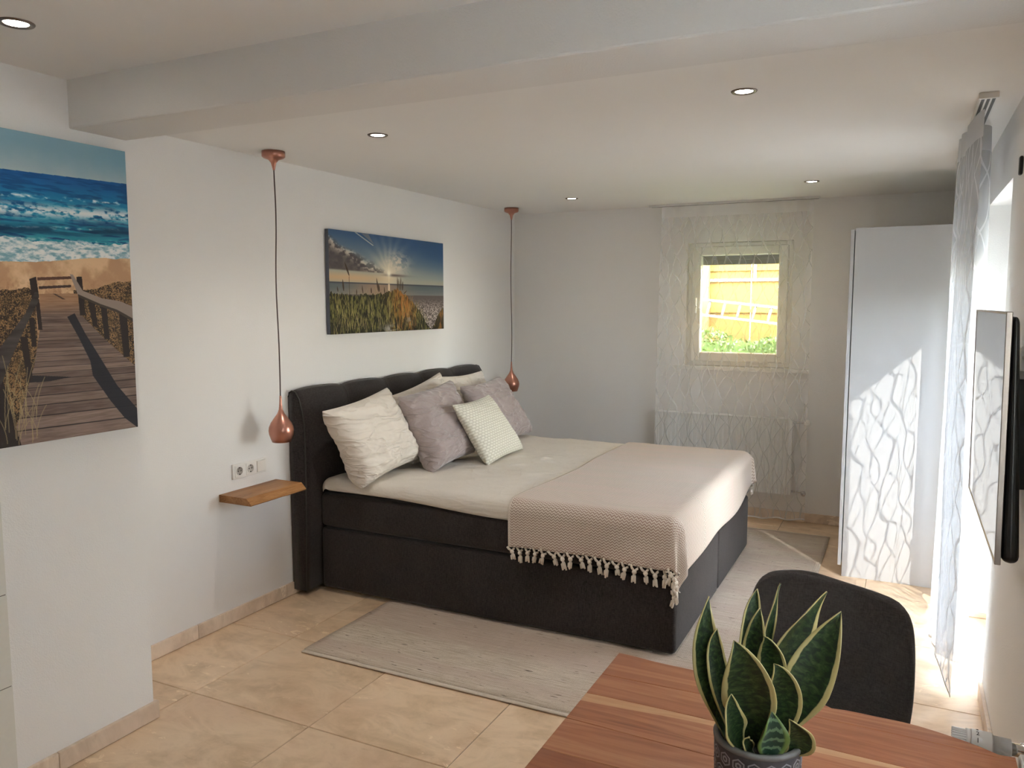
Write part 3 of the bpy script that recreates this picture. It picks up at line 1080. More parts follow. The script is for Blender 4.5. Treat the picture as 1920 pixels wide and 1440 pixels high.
# ------------------------------------------------------------------ pillows
def pillow(name, label, bot, top, wdir, w, thick, mat, wr=1.0, seed=0, roll=0.0, wt=None, sag=0.15, n=44, cat='pillow'):
    """bot/top: centres of the lower and upper edge; wdir: across; wt: width of the upper edge"""
    bot, top = Vector(bot), Vector(top)
    up = top - bot
    h = up.length
    up.normalize()
    wd = Vector(wdir)
    wd.normalize()
    nr = wd.cross(up).normalized()   # the outline may be a little skewed, as soft pillows are
    if nr.x < 0:
        nr = -nr
    wt = wt or w
    c = (bot + top) / 2
    vs, fs, uvs = [], [], []

    def pt(s, t, side):
        hw = (w + (wt - w) * (t + 1) / 2) / 2
        x = s * hw * (1 - 0.075 * (1 - t * t) ** 1.2 * abs(s) ** 3)
        z = t * h / 2 * (1 - 0.07 * (1 - s * s) ** 1.2 * abs(t) ** 3)
        e = (1 - s ** 4) * (1 - t ** 4)
        prof_ = max(0.0, e) ** 0.55 * (1 - sag * t)
        q = Vector((s * 1.7 + seed, t * 1.7, seed * 3.1 + side * 5))
        th = thick / 2 * prof_
        edge = 1 - max(0, (1 - s * s) * (1 - t * t)) ** 0.5
        wx, wz = s + 0.25 * noise.noise(Vector((s * 2, t * 2, seed))), t + 0.25 * noise.noise(Vector((s * 2 + 7, t * 2, seed)))
        r1 = 1 - abs(noise.noise(Vector((wx * 1.1 + wz * 0.9 + seed, wz * 4.2 - wx * 1.0, seed + side * 4)))) * 2.2
        r2 = 1 - abs(noise.noise(Vector((wx * 2.0 - wz * 1.2 + seed * 2, wz * 6.5 + wx * 2.2, seed + 2 + side)))) * 2.2
        f = 0.016 * max(0, r1) ** 2 + 0.011 * max(0, r2) ** 3 + 0.012 * noise.noise(Vector((s * 2.2, t * 2.2, seed + 9))) - 0.010
        th += wr * f * (0.6 + 0.4 * edge) * min(1, prof_ * 3)
        jit = 0.006 * wr * noise.noise(Vector((s * 5, t * 5, seed + 31)))
        return c + wd * (x + jit) + up * z + nr * (side * th)

    for side in (1, -1):
        base = len(vs)
        for j in range(n + 1):
            for i in range(n + 1):
                s, t = -1 + 2 * i / n, -1 + 2 * j / n
                s, t = math.sin(s * PI / 2) * 0.35 + s * 0.65, math.sin(t * PI / 2) * 0.35 + t * 0.65
                vs.append(pt(s, t, side))
                uvs.append(((s + 1) / 2, (t + 1) / 2))
        for j in range(n):
            for i in range(n):
                a = base + j * (n + 1) + i
                q = (a, a + 1, a + n + 2, a + n + 1)
                fs.append(q if side == 1 else q[::-1])
    loc = Vector((bot.x, bot.y, min(v.z for v in vs)))
    o = from_py(name, [v - loc for v in vs], fs, mat, None, True, uvs)
    o.location = loc
    bm = bmesh.new()
    bm.from_mesh(o.data)
    bmesh.ops.remove_doubles(bm, verts=bm.verts, dist=0.0008)
    bmesh.ops.recalc_face_normals(bm, faces=bm.faces)
    bm.to_mesh(o.data)
    bm.free()
    sub(o, 1)
    tag(o, label, cat, 'pillows on the bed')
    return o


pillow('pillow', 'large crumpled ivory pillow nearest the copper lamp, leaning on the headboard', (-2.545, 3.645, 0.655), (-2.735, 3.585, 1.075), (0.0, 1, 0.12), 0.56, 0.22, m_pcream, 1.25, 1.3, wt=0.60)
pillow('pillow', 'ivory pillow mostly hidden behind the two front taupe and ivory ones', (-2.63, 4.27, 0.66), (-2.79, 4.265, 1.095), (0, 1, 0.17), 0.62, 0.15, m_pcream, 0.8, 4.1)
pillow('pillow', 'ivory pillow at the far end against the headboard, only its top showing', (-2.65, 4.87, 0.66), (-2.795, 4.865, 1.115), (0, 1, -0.01), 0.62, 0.14, m_pcream, 0.8, 6.7)
pillow('cushion', 'square taupe velvet cushion in the middle, beside the large ivory pillow', (-2.38, 4.06, 0.655), (-2.62, 4.12, 1.09), (0.0, 1, 0.08), 0.50, 0.21, m_ptaupe, 1.1, 2.2, wt=0.60, cat='cushion')
pillow('cushion', 'taupe velvet cushion at the far end, behind the small knitted one', (-2.42, 4.93, 0.655), (-2.60, 4.80, 1.075), (0.0, 1, 0.04), 0.62, 0.17, m_ptaupe, 1.1, 8.5, wt=0.58, cat='cushion')
pillow('cushion', 'small ivory knitted cushion in front of the taupe ones', (-2.20, 4.39, 0.645), (-2.385, 4.275, 1.015), (-0.02, 1, 0.03), 0.52, 0.12, m_knit, 0.15, 5.5, wt=0.48, cat='cushion')


# ------------------------------------------------------------------ bedside shelves, lamps, socket
def shelf(label, y0, y1, seed):
    root = empty('wall_shelf', (XL, (y0 + y1) / 2, 0.65), label, 'shelf', 'floating bedside shelves')
    m = 14
    vs, fs = [], []
    for k in range(m + 1):
        y = y0 + (y1 - y0) * k / m - root.location.y
        w = 0.006 * noise.noise(Vector((k * 0.5, seed, 0)))
        w2 = 0.006 * noise.noise(Vector((k * 0.6, seed + 5, 0)))
        for x, z in ((0.0, 0.018), (0.176 + w, 0.018), (0.208 + w2, -0.013), (0.206 + w2, -0.018), (0.0, -0.018)):
            vs.append((x, y, z))
    for k in range(m):
        for i in range(5):
            a, b = k * 5 + i, k * 5 + (i + 1) % 5
            fs.append((a, b, b + 5, a + 5))
    fs.append((0, 1, 2, 3, 4))
    fs.append(tuple(m * 5 + i for i in (4, 3, 2, 1, 0)))
    o = from_py('shelf_board', vs, fs, m_oak, root, False)
    bm = bmesh.new()
    bm.from_mesh(o.data)
    bmesh.ops.recalc_face_normals(bm, faces=bm.faces)
    bm.to_mesh(o.data)
    bm.free()
    return root


shelf('live-edge oak wall shelf beneath the socket, nearest bedside', 2.81, 3.205, 1)
shelf('live-edge oak wall shelf beyond the bed, mostly hidden by cushions', 5.47, 5.845, 8)


def pendant(label, x, y, z_bot, sway, seed):
    root = empty('pendant_lamp', (x, y, ZC), label, 'lamp', 'copper pendant lamps beside the bed')
    lathe('ceiling_canopy', [(0, 0), (0.056, 0), (0.056, -0.026), (0.048, -0.033), (0.026, -0.040), (0.013, -0.055), (0.008, -0.078), (0.005, -0.09), (0, -0.09)], m_copper, root, 32)
    zb = z_bot - ZC
    pts = []
    z_top = zb + 0.235
    for k in range(30):
        t = k / 29
        z = -0.085 + (z_top + 0.085) * t
        pts.append((sway * math.sin(t * PI * 2.2 + seed) * (t * (1 - t)) * 4, sway * 0.7 * math.sin(t * PI * 3 + seed * 2) * (t * (1 - t)) * 4, z))
    tube('lamp_cord', pts, 0.0032, m_cord, root, 8)
    prof_ = [(0.0046, 0.235), (0.0065, 0.20), (0.010, 0.165), (0.018, 0.145), (0.034, 0.123), (0.052, 0.097), (0.061, 0.075), (0.0632, 0.058), (0.061, 0.040), (0.054, 0.018), (0.047, 0.0), (0.045, 0.0), (0.052, 0.02), (0.059, 0.045), (0.060, 0.06), (0.05, 0.095), (0.03, 0.12), (0.012, 0.14), (0.0, 0.142)]
    lathe('lamp_shade', [(r, z + zb) for r, z in prof_], m_copper, root, 48)
    lathe('bulb', [(0, 0.03), (0.012, 0.032), (0.021, 0.045), (0.022, 0.058), (0.014, 0.08), (0.012, 0.12), (0, 0.12)], m_bulb, root, 20, loc=(0, 0, zb))
    return root


pendant('copper teardrop pendant lamp nearest us, hanging above the shelf with the socket', -2.822, 3.08, 0.903, 0.006, 0.4)
pendant('copper teardrop pendant lamp in the far corner beyond the headboard', -2.80, 5.68, 0.908, 0.008, 2.1)

so = empty('socket_panel', (XL, 3.012, 0.764), 'white triple wall panel with two sockets and a switch above the oak shelf', 'socket')
boxobj('frame', (XL, XL + 0.010, 2.895, 3.129, 0.726, 0.802), m_plastic, so, bev=0.003)
for yy in (2.937, 3.012):
    boxobj('socket', (XL + 0.009, XL + 0.0125, yy - 0.029, yy + 0.029, 0.735, 0.793), m_plastic, so, bev=0.0015)
    s_ = lathe('socket_cup', [(0.0, -0.0002), (0.019, -0.0002), (0.0195, 0.0012), (0.021, 0.0012), (0.021, -0.001)], mat_plain('cup_grey', (0.55, 0.52, 0.49), 0.4), so, 24, 'X', (0.0127, yy - so.location.y, 0))
    for dy in (-0.0095, 0.0095):
        lathe('pin_hole', [(0, 0.0004), (0.003, 0.0004), (0.003, -0.001)], m_hole, s_, 10, 'X', (0.0127, yy - so.location.y + dy, 0))
    for dz in (-0.0165, 0.0165):
        boxobj('earth_clip', (XL + 0.0124, XL + 0.0145, yy - 0.003, yy + 0.003, 0.764 + dz - 0.002, 0.764 + dz + 0.002), m_hole, so)
boxobj('switch_rocker', (XL + 0.009, XL + 0.0155, 3.058, 3.116, 0.735, 0.793), m_plastic, so, bev=0.002)


# ------------------------------------------------------------------ ceiling spots
for x, y, lb in ((-2.161, 1.399, 'round ceiling spotlight in front of the beam, above the large beach picture'),
                 (-2.134, 2.989, 'round ceiling spotlight just behind the beam, next to the near copper lamp'),
                 (-2.162, 5.352, 'round ceiling spotlight nearest the far copper lamp'),
                 (-0.545, 2.957, 'round ceiling spotlight behind the beam towards the door curtain'),
                 (-0.551, 5.264, 'round ceiling spotlight nearest the curtain rail of the small window')):
    r_ = empty('ceiling_spotlight', (x, y, ZC), lb, 'spotlight', 'recessed ceiling spotlights')
    lathe('trim_ring', [(0.030, 0.001), (0.031, -0.002), (0.036, -0.0045), (0.043, -0.004), (0.0455, -0.0005), (0.0455, 0.001)], m_ring, r_, 36)
    lathe('lens', [(0, -0.0012), (0.03, -0.0012), (0.03, 0.001)], m_led, r_, 28)
    ld = bpy.data.lights.new('spot_beam', 'SPOT')
    ld.energy = 3.0 if y > 4 else (9.0 if y > 1.8 else 1.5)
    ld.color = (1.0, 0.95, 0.89)
    ld.spot_size = math.radians(125)
    ld.spot_blend = 1.0
    ld.shadow_soft_size = 0.03
    lo = bpy.data.objects.new('spot_beam', ld)
    COL.objects.link(lo)
    lo.parent = r_
    lo.location = (0, 0, -0.012)

# ------------------------------------------------------------------ pictures
rs = np.random.RandomState(5)


def vnoise(h, w, fy, fx, seed, octs=4):
    r = np.random.RandomState(seed)
    out = np.zeros((h, w), np.float32)
    amp = 1.0
    tot = 0
    for o_ in range(octs):
        gy, gx = max(2, int(fy * 2 ** o_) + 2), max(2, int(fx * 2 ** o_) + 2)
        g = r.rand(gy, gx).astype(np.float32)
        yy = np.linspace(0, gy - 1.001, h)
        xx = np.linspace(0, gx - 1.001, w)
        y0, x0 = yy.astype(int), xx.astype(int)
        ty, tx = (yy - y0)[:, None], (xx - x0)[None]
        ty, tx = ty * ty * (3 - 2 * ty), tx * tx * (3 - 2 * tx)
        a = g[y0][:, x0] * (1 - tx) + g[y0][:, x0 + 1] * tx
        b = g[y0 + 1][:, x0] * (1 - tx) + g[y0 + 1][:, x0 + 1] * tx
        out += amp * (a * (1 - ty) + b * ty)
        tot += amp
        amp *= 0.55
    return out / tot


def lerp(a, b, t):
    t = np.asarray(t)[..., None]
    return np.asarray(a) * (1 - t) + np.asarray(b) * t


def sst(a, b, x):
    t = np.clip((x - a) / (b - a), 0, 1)
    return t * t * (3 - 2 * t)


def inpoly(U, V, poly):
    ins = np.zeros(U.shape, bool)
    n_ = len(poly)
    for i in range(n_):
        (x1, y1), (x2, y2) = poly[i], poly[(i + 1) % n_]
        c_ = ((y1 > V) != (y2 > V)) & (U < (x2 - x1) * (V - y1) / (y2 - y1 + 1e-12) + x1)
        ins ^= c_
    return ins


def srgb(*c):
    return np.array([x / 255 for x in c], np.float32)


def put(A, mask, col, a=1.0):
    m_ = mask.astype(np.float32) * a
    A[:] = A * (1 - m_[..., None]) + np.asarray(col) * m_[..., None]


# boardwalk to the sea (portrait)
h, w = 900, 682
V, U = np.mgrid[0:h, 0:w].astype(np.float32)
U, V = U / (w - 1), V / (h - 1)
n1 = vnoise(h, w, 60, 6, 1)
n2 = vnoise(h, w, 14, 12, 2, 5)
n3 = vnoise(h, w, 120, 90, 3, 3)
A = lerp(srgb(176, 192, 196), srgb(132, 168, 184), sst(0.86, 1.0, V + 0.05 * n2))
A = lerp(A, srgb(120, 165, 185), 0.6 * sst(0.75, 1.0, U) * sst(0.9, 1, V))
hz = 0.866 + 0.020 * U
sea = V < hz
ramp_ = np.clip((hz - V) / 0.21, 0, 1)
seac = lerp(srgb(22, 92, 158), srgb(20, 128, 170), sst(0.0, 0.5, ramp_))
seac = lerp(seac, srgb(38, 140, 160), sst(0.5, 1.0, ramp_))
seac = lerp(seac, srgb(8, 62, 112), 0.9 * sst(0.44, 0.66, vnoise(h, w, 130, 10, 71, 3)) * (0.5 + 0.5 * ramp_))
put(A, sea, seac)
for yc, th, sl_, st in ((0.755, 0.022, 0.03, 0.42), (0.80, 0.006, 0.03, 0.60), (0.70, 0.005, 0.04, 0.60), (0.655, 0.012, 0.02, 0.52)):
    b_ = np.exp(-((V - (yc + sl_ * (U - .5))) / th) ** 2) * sst(st - .14, st + .16, vnoise(h, w, 110, 34, int(yc * 1000), 4))
    put(A, b_, srgb(226, 232, 232), 1)
sh = np.exp(-((V - (0.69 + 0.04 * (U - .4))) / 0.016) ** 2)
put(A, sh * sst(.35, .6, n1), srgb(6, 50, 84), .8)
fm = 0.668 - 0.01 * (1 - U) + 0.03 * (n2 - .5)
sandtop = 0.588 + 0.03 * sst(.38, 1.0, U) + 0.012 * (n2 - .5)
foam = (V < fm) & (V > sandtop - 0.02)
put(A, foam, lerp(srgb(120, 165, 180), srgb(232, 234, 232), sst(.25, .68, vnoise(h, w, 120, 40, 9, 4))))
sand = V < sandtop
sc = lerp(srgb(188, 148, 112), srgb(222, 186, 146), sst(.35, .65, n2))
sc = lerp(sc, srgb(140, 100, 70), 0.55 * sst(.5, .62, n3) * sst(.56, .46, V))
put(A, sand, sc)
veg = (V < 0.50 + 0.05 * (n2 - .5) + 0.045 * sst(.7, 1, U)) & ((U > 0.70) | (U < 0.52))
vc = lerp(srgb(44, 34, 26), srgb(156, 120, 80), sst(.36, .66, vnoise(h, w, 420, 330, 12, 1) * .6 + vnoise(h, w, 60, 50, 13, 3) * .4))
vc = lerp(vc, srgb(112, 88, 56), 0.4 * sst(.5, .7, n2))
put(A, veg, vc)
walk = [(.54, .488), (.721, .49), (.728, .419), (.857, .322), (1.02, .215), (1.02, -.01), (.30, -.01), (.40, .05), (.499, .254), (.536, .381)]
wk = inpoly(U, V, walk)
tpl = 1.0 / (0.62 - np.clip(V, 0, .6))
pl_ = (tpl * 7.4 + 0.25 * U)
fr_ = np.abs((pl_ - np.floor(pl_)) - .5)
pid = np.floor(pl_).astype(int)
ptone = np.random.RandomState(4).rand(400)[np.clip(pid, 0, 399)]
wc = lerp(srgb(92, 74, 66), srgb(150, 128, 116), 0.55 * ptone + 0.45 * n1)
wc = lerp(wc, srgb(170, 128, 92), sst(.40, .48, V) * 0.8)
wc = lerp(wc, srgb(30, 24, 24), 0.9 * sst(.44, .485, fr_) * sst(.47, .40, V))
wc = wc + 0.16 * (vnoise(h, w, 300, 14, 44, 3)[..., None] - .5)
put(A, wk, wc)
shd = [(.663, .411), (.699, .423), (.747, .352), (.839, .236), (.897, .162), (1.01, .06), (1.01, -.01), (.93, .04), (.855, .112), (.773, .205), (.764, .257), (.711, .343)]
put(A, inpoly(U, V, shd), srgb(28, 28, 38), .92)
put(A, inpoly(U, V, [(.46, .225), (.664, .207), (.56, .198), (.46, .20)]), srgb(36, 32, 36), .9)
put(A, inpoly(U, V, [(.60, .489), (.612, .489), (.66, .470), (.645, .470)]), srgb(60, 44, 36), .8)
wood_d, wood_l = srgb(38, 30, 28), srgb(150, 134, 124)
for q in ([(.768, .465), (.80, .465), (.812, .375), (.787, .375)], [(.83, .45), (.862, .45), (.87, .33), (.843, .33)], [(.925, .43), (.968, .43), (.975, .262), (.94, .262)],
          [(.52, .47), (.538, .47), (.545, .37), (.527, .37)], [(.487, .41), (.512, .41), (.515, .315), (.495, .315)], [(.445, .35), (.476, .35), (.49, .205), (.465, .205)],
          [(.28, .22), (.36, .22), (.425, -.01), (.28, -.01)], [(.50, .535), (.53, .543), (.539, .475), (.507, .472)], [(.717, .547), (.744, .548), (.752, .415), (.725, .415)]):
    put(A, inpoly(U, V, q), wood_d + srgb(14, 10, 8) * 0.6)
put(A, inpoly(U, V, [(.535, .541), (.692, .548), (.692, .539), (.535, .531)]), srgb(92, 60, 48))
put(A, inpoly(U, V, [(.539, .512), (.69, .519), (.69, .511), (.539, .503)]), srgb(62, 42, 36))
put(A, inpoly(U, V, [(.686, .555), (.70, .555), (.745, .50), (.843, .474), (.933, .465), (1.01, .443), (1.01, .395), (.917, .432), (.829, .452), (.72, .486)]), wood_l)
put(A, inpoly(U, V, [(.72, .488), (.829, .455), (.917, .434), (1.01, .398), (1.01, .385), (.917, .424), (.829, .446), (.722, .478)]), srgb(70, 58, 52))
put(A, inpoly(U, V, [(.533, .493), (.52, .493), (.475, .425), (.424, .378), (.34, .30), (.30, .22), (.30, .14), (.348, .19), (.407, .29), (.477, .39), (.536, .465)]), srgb(66, 58, 56) + 0.25 * (n1[..., None] - .5))
for k in range(26):
    x0 = rs.uniform(.36, .50)
    y0 = rs.uniform(0, .12)
    dx = rs.uniform(-.05, .07)
    ln_ = rs.uniform(.06, .2)
    tt = np.clip((V - y0) / ln_, 0, 1)
    put(A, (np.abs(U - (x0 + dx * tt * tt)) < 0.0022) & (V > y0) & (V < y0 + ln_), srgb(170, 150, 110), .6)
bigart = np.clip(A, 0, 1)

# dune grass at sunset (landscape)
h, w = 460, 960
V, U = np.mgrid[0:h, 0:w].astype(np.float32)
U, V = U / (w - 1), V / (h - 1)
n1 = vnoise(h, w, 8, 10, 21, 5)
n2 = vnoise(h, w, 30, 36, 22, 4)
A = lerp(srgb(168, 172, 160), srgb(54, 88, 130), sst(.50, 1.0, V + 0.15 * (U - .55)))
A = lerp(A, srgb(46, 84, 128), 0.6 * sst(.55, 1.0, U) * sst(.6, .9, V))
sun_d = np.hypot((U - .469) * 2.0, (V - .613))
A = lerp(A, srgb(255, 238, 205), 0.75 * np.exp(-(sun_d / 0.20) ** 2))
ang = np.arctan2(V - .613, (U - .469) * 2)
ray_ = 0.5 + 0.5 * np.sin(ang * 17 + 3 * n1)
A = lerp(A, srgb(240, 226, 200), 0.28 * ray_ * np.exp(-(sun_d / .34) ** 2) * (V > .6))
cl_up = 1.02 - 0.72 * U - 0.10 + 0.10 * n1
cl_lo = 0.615 - 0.03 * U
cm = sst(0.0, 0.10, cl_up - V) * sst(0.0, 0.02, V - cl_lo) * sst(.62, .50, U)
cc = lerp(srgb(72, 68, 72), srgb(108, 98, 96), n2)
edge_ = np.exp(-((V - cl_up + 0.06) / 0.06) ** 2)
cc = lerp(cc, srgb(222, 208, 190), edge_ * sst(.38, .6, n2))
put(A, cm, cc)
put(A, np.exp(-(((U - .545) / .09) ** 2 + ((V - .72) / .10) ** 2)) * sst(.42, .6, n2), srgb(228, 214, 196), .9)
put(A, np.exp(-(((U - .52) / .10) ** 2 + ((V - .595) / .014) ** 2)), srgb(96, 84, 84), .9)
put(A, inpoly(U, V, [(.19, 1.0), (.205, 1.0), (.345, .89), (.335, .885)]), srgb(206, 200, 190), .8)
put(A, inpoly(U, V, [(.24, 1.0), (.30, 1.0), (.345, .90)]), srgb(150, 140, 134), .6)
put(A, np.exp(-((V - .55) / .05) ** 2) * sst(.62, .2, U), srgb(214, 176, 132), .85)
put(A, np.exp(-((V - .53) / .03) ** 2) * sst(.4, .9, U), srgb(178, 170, 150), .6)
put(A, np.exp(-(sun_d / .035) ** 2), srgb(255, 250, 232))
put(A, (np.abs(U - .469) < .0025) & (V > .52) & (V < .72), srgb(255, 240, 210), .5)
sea = V < .504
sc = lerp(srgb(120, 124, 122), srgb(78, 92, 100), sst(.38, .50, V) * 0.8 + 0.3 * (vnoise(h, w, 50, 4, 25) - .5))
sc = lerp(sc, srgb(176, 142, 116), 0.75 * np.exp(-((U - .38) / .22) ** 2))
put(A, sea, sc)
put(A, (np.abs(V - .499) < .007), srgb(66, 70, 78), .7)
put(A, np.exp(-((U - .468) / .008) ** 2) * sea * (V > .40), srgb(255, 232, 200), .9)
beach = V < .386 + .006 * (n1 - .5)
bc = lerp(srgb(84, 74, 72), srgb(176, 164, 158), sst(.42, .60, vnoise(h, w, 110, 150, 28, 2)) * sst(.38, .20, V) + .15)
put(A, beach, bc)
gtop = np.interp(U[0], [0, .1, .25, .42, .50, .54, .60, .68, .76, .83, .88, .94, 1.0], [.40, .385, .38, .40, .43, .46, .41, .31, .20, .05, .0, .16, .26])[None] + 0.05 * (vnoise(h, w, 2, 90, 30, 3) - .5)
gm = V < gtop
gc = lerp(srgb(26, 26, 16), srgb(112, 106, 58), sst(.36, .68, vnoise(h, w, 22, 120, 31, 3)))
og = np.exp(-((U - .59) / .11) ** 2) * sst(.05, .25, V) + 0.8 * sst(.86, .98, U)
gc = lerp(gc, srgb(166, 108, 50), np.clip(og, 0, 1) * (0.3 + 0.7 * sst(.35, .65, vnoise(h, w, 16, 110, 33, 3))))
gc = lerp(gc, srgb(18, 18, 14), 0.7 * sst(.24, .0, V) * sst(.62, .4, vnoise(h, w, 10, 26, 34, 3)))
put(A, gm, gc)
r5 = np.random.RandomState(77)
for k in range(330):
    x0 = r5.uniform(0, .84)
    y0 = r5.uniform(-.05, .28)
    ln_ = r5.uniform(.08, .24)
    dx = r5.uniform(-.05, .05)
    x_lo, x_hi = int(max(0, (x0 - .06) * w)), int(min(w, (x0 + .06) * w))
    if x_hi - x_lo < 3:
        continue
    u_, v_ = U[:, x_lo:x_hi], V[:, x_lo:x_hi]
    tt = np.clip((v_ - y0) / ln_, 0, 1)
    top = float(np.interp(x0, [0, .45, .54, .66, .76, .84], [.40, .42, .46, .36, .22, .05]))
    mk = (np.abs(u_ - (x0 + dx * tt * tt)) < 0.0013 * (1.2 - tt)) & (v_ > y0) & (v_ < min(y0 + ln_, top + .05))
    c_ = [srgb(176, 164, 104), srgb(120, 122, 64), srgb(206, 186, 136), srgb(60, 62, 32)][k % 4]
    if .5 < x0 < .72:
        c_ = [srgb(206, 138, 66), srgb(168, 112, 50), srgb(220, 170, 100)][k % 3]
    B = A[:, x_lo:x_hi]
    put(B, mk, c_, .75)
for (x0, y0, x1, y1, th) in ((.145, .36, .145, .58, .001), (.145, .57, .113, .70, .006), (.102, .42, .096, .53, .005), (.376, .42, .362, .56, .005), (.385, .42, .378, .50, .005), (.318, .40, .316, .46, .004), (.545, .44, .543, .58, .004), (.573, .44, .575, .58, .004), (.589, .44, .592, .54, .005), (.56, .44, .555, .56, .003), (.60, .40, .63, .44, .004), (.25, .40, .243, .48, .003), (.06, .41, .055, .46, .003), (.20, .38, .20, .44, .003), (.43, .40, .425, .47, .003)):
    tt = np.clip((V - y0) / (y1 - y0), 0, 1)
    put(A, (np.abs(U - (x0 + (x1 - x0) * tt)) < th * np.sin(np.clip(tt * .9 + .1, 0, 1) * PI) + .0008) & (V > y0) & (V < y1), srgb(66, 50, 38), .9)
put(A, np.exp(-(((U - .47) / .06) ** 2 + ((V - .03) / .045) ** 2)) * sst(.4, .55, n2), srgb(176, 170, 164), .95)
put(A, np.exp(-(((U - .65) / .03) ** 2 + ((V - .12) / .06) ** 2)) * sst(.4, .55, n2), srgb(150, 140, 128), .8)
smallart = np.clip(A, 0, 1)


def canvas(name, label, x_wall, y0, y1, z0, z1, th, mat, edge_col):
    root = empty(name, (x_wall, (y0 + y1) / 2, z0), label, 'picture')
    L = root.location
    boxobj('stretched_canvas', (x_wall + 0.004, x_wall + th - 0.0008, y0, y1, z0, z1), mat_plain(name + '_edge', edge_col, 0.7), root, bev=0.002)
    from_py('print', [(th, y0 - L.y, 0), (th, y1 - L.y, 0), (th, y1 - L.y, z1 - z0), (th, y0 - L.y, z1 - z0)], [(0, 1, 2, 3)], mat, root, False, [(0, 0), (1, 0), (1, 1), (0, 1)])
    return root


canvas('canvas_picture', 'tall beach canvas of a boardwalk leading to blue sea, on the pillar wall', XP, 1.25, 2.0, 1.15, 2.14, 0.03, mat_print('boardwalk_print', bigart), (0.3, 0.34, 0.36))
canvas('canvas_picture', 'wide canvas of dune grass before a sunset sea, above the headboard', XL, 3.648, 4.902, 1.425, 2.025, 0.03, mat_print('dune_print', smallart), (0.10, 0.11, 0.14))


# ------------------------------------------------------------------ wardrobe
wr_ = empty('wardrobe', (0.02, 5.54, 0.0), 'tall white wardrobe with its sunlit side panel, beside the door curtain', 'wardrobe')
boxobj('side_panel', (-0.275, 0.325, 4.97, 4.99, 0.0, 2.029), m_white, wr_, bev=0.001, seg=1)
boxobj('side_panel', (-0.275, 0.325, 6.07, 6.09, 0.0, 2.029), m_white, wr_, bev=0.001, seg=1)
boxobj('top_panel', (-0.275, 0.325, 4.991, 6.069, 2.009, 2.029), m_white, wr_)
boxobj('back_panel', (0.305, 0.324, 4.991, 6.069, 0.07, 2.008), m_white, wr_)
boxobj('bottom_panel', (-0.275, 0.304, 4.991, 6.069, 0.06, 0.08), m_white, wr_)
boxobj('plinth', (-0.235, -0.215, 4.991, 6.069, 0.0, 0.059), m_white, wr_)
for a, b in ((4.972, 5.529), (5.532, 6.088)):
    dr = boxobj('door', (-0.299, -0.280, a, b, 0.064, 2.021), m_white, wr_, bev=0.001, seg=1)
    yy = 5.50 if a < 5 else 5.56
    boxobj('handle', (-0.318, -0.299, yy - 0.006, yy + 0.006, 0.95, 1.15), m_alu, dr, bev=0.002)
    dr.children[0].location = (0, 0, 0)
    dr.children[0].parent = dr
    for v in dr.children[0].data.vertices:
        v.co.x -= wr_.location.x
        v.co.y -= wr_.location.y

# ------------------------------------------------------------------ curtains


def curtain(name, label, plan, z_bot, z_top, mat, track_fn, foot=None, nz=60, nper=10, head=0.085):
    """plan: list of (x, y) of the folds in plan, drawn as a smooth curve"""
    root = empty(name, (plan[0][0], plan[0][1], z_bot), label, 'curtain')
    pts = [Vector((a, b, 0)) for a, b in plan]
    dense = []
    for i in range(len(pts) - 1):
        p0, p1, p2, p3 = pts[max(i - 1, 0)], pts[i], pts[i + 1], pts[min(i + 2, len(pts) - 1)]
        for k in range(nper):
            t = k / nper
            dense.append(0.5 * ((2 * p1) + (-p0 + p2) * t + (2 * p0 - 5 * p1 + 4 * p2 - p3) * t * t + (-p0 + 3 * p1 - 3 * p2 + p3) * t ** 3))
    dense.append(pts[-1])
    arc = [0.0]
    for a, b in zip(dense, dense[1:]):
        arc.append(arc[-1] + (b - a).length)
    vs, fs, uvs = [], [], []
    n_ = len(dense)
    for j in range(nz + 1):
        t = j / nz
        for i, d in enumerate(dense):
            zb = z_bot + (foot(i / (n_ - 1)) if foot else 0)
            z = zb + (z_top - zb) * t
            x, y = track_fn(d, t, i / (n_ - 1))
            vs.append(Vector((x, y, z)) - root.location)
            uvs.append((arc[i], z if j else z))
    for j in range(nz):
        for i in range(n_ - 1):
            a = j * n_ + i
            fs.append((a, a + 1, a + n_ + 1, a + n_))
    o = from_py('curtain_cloth', vs, fs, mat, root, True, uvs)
    hv, hf = [], []
    for i in range(n_):
        hv.append(vs[i] + Vector((0, 0, -0.002)))
        hv.append(vs[i] + Vector((0, 0, 0.008)))
    for i in range(n_ - 1):
        hf.append((2 * i, 2 * i + 2, 2 * i + 3, 2 * i + 1))
    hm = from_py('hem', hv, hf, m_hem, root, True)
    solid(hm, 0.002, 0)
    return root


bp = []
for k in range(41):
    t = k / 40
    x = -1.70 + 1.10 * t
    bp.append((x, 5.955 + 0.016 * math.sin(t * 2 * PI * 6.2 + 0.8) * (0.6 + 0.6 * math.sin(t * 9)) + 0.006 * math.sin(t * 40)))


def back_track(d, t, s):
    k = 1 - t
    x = d.x + (-0.022 + 0.037 * s) * (k - 0.5) * 1.2
    y = 5.955 + (d.y - 5.955) * (0.55 + 0.55 * k) + 0.035 * t * t
    return x, y


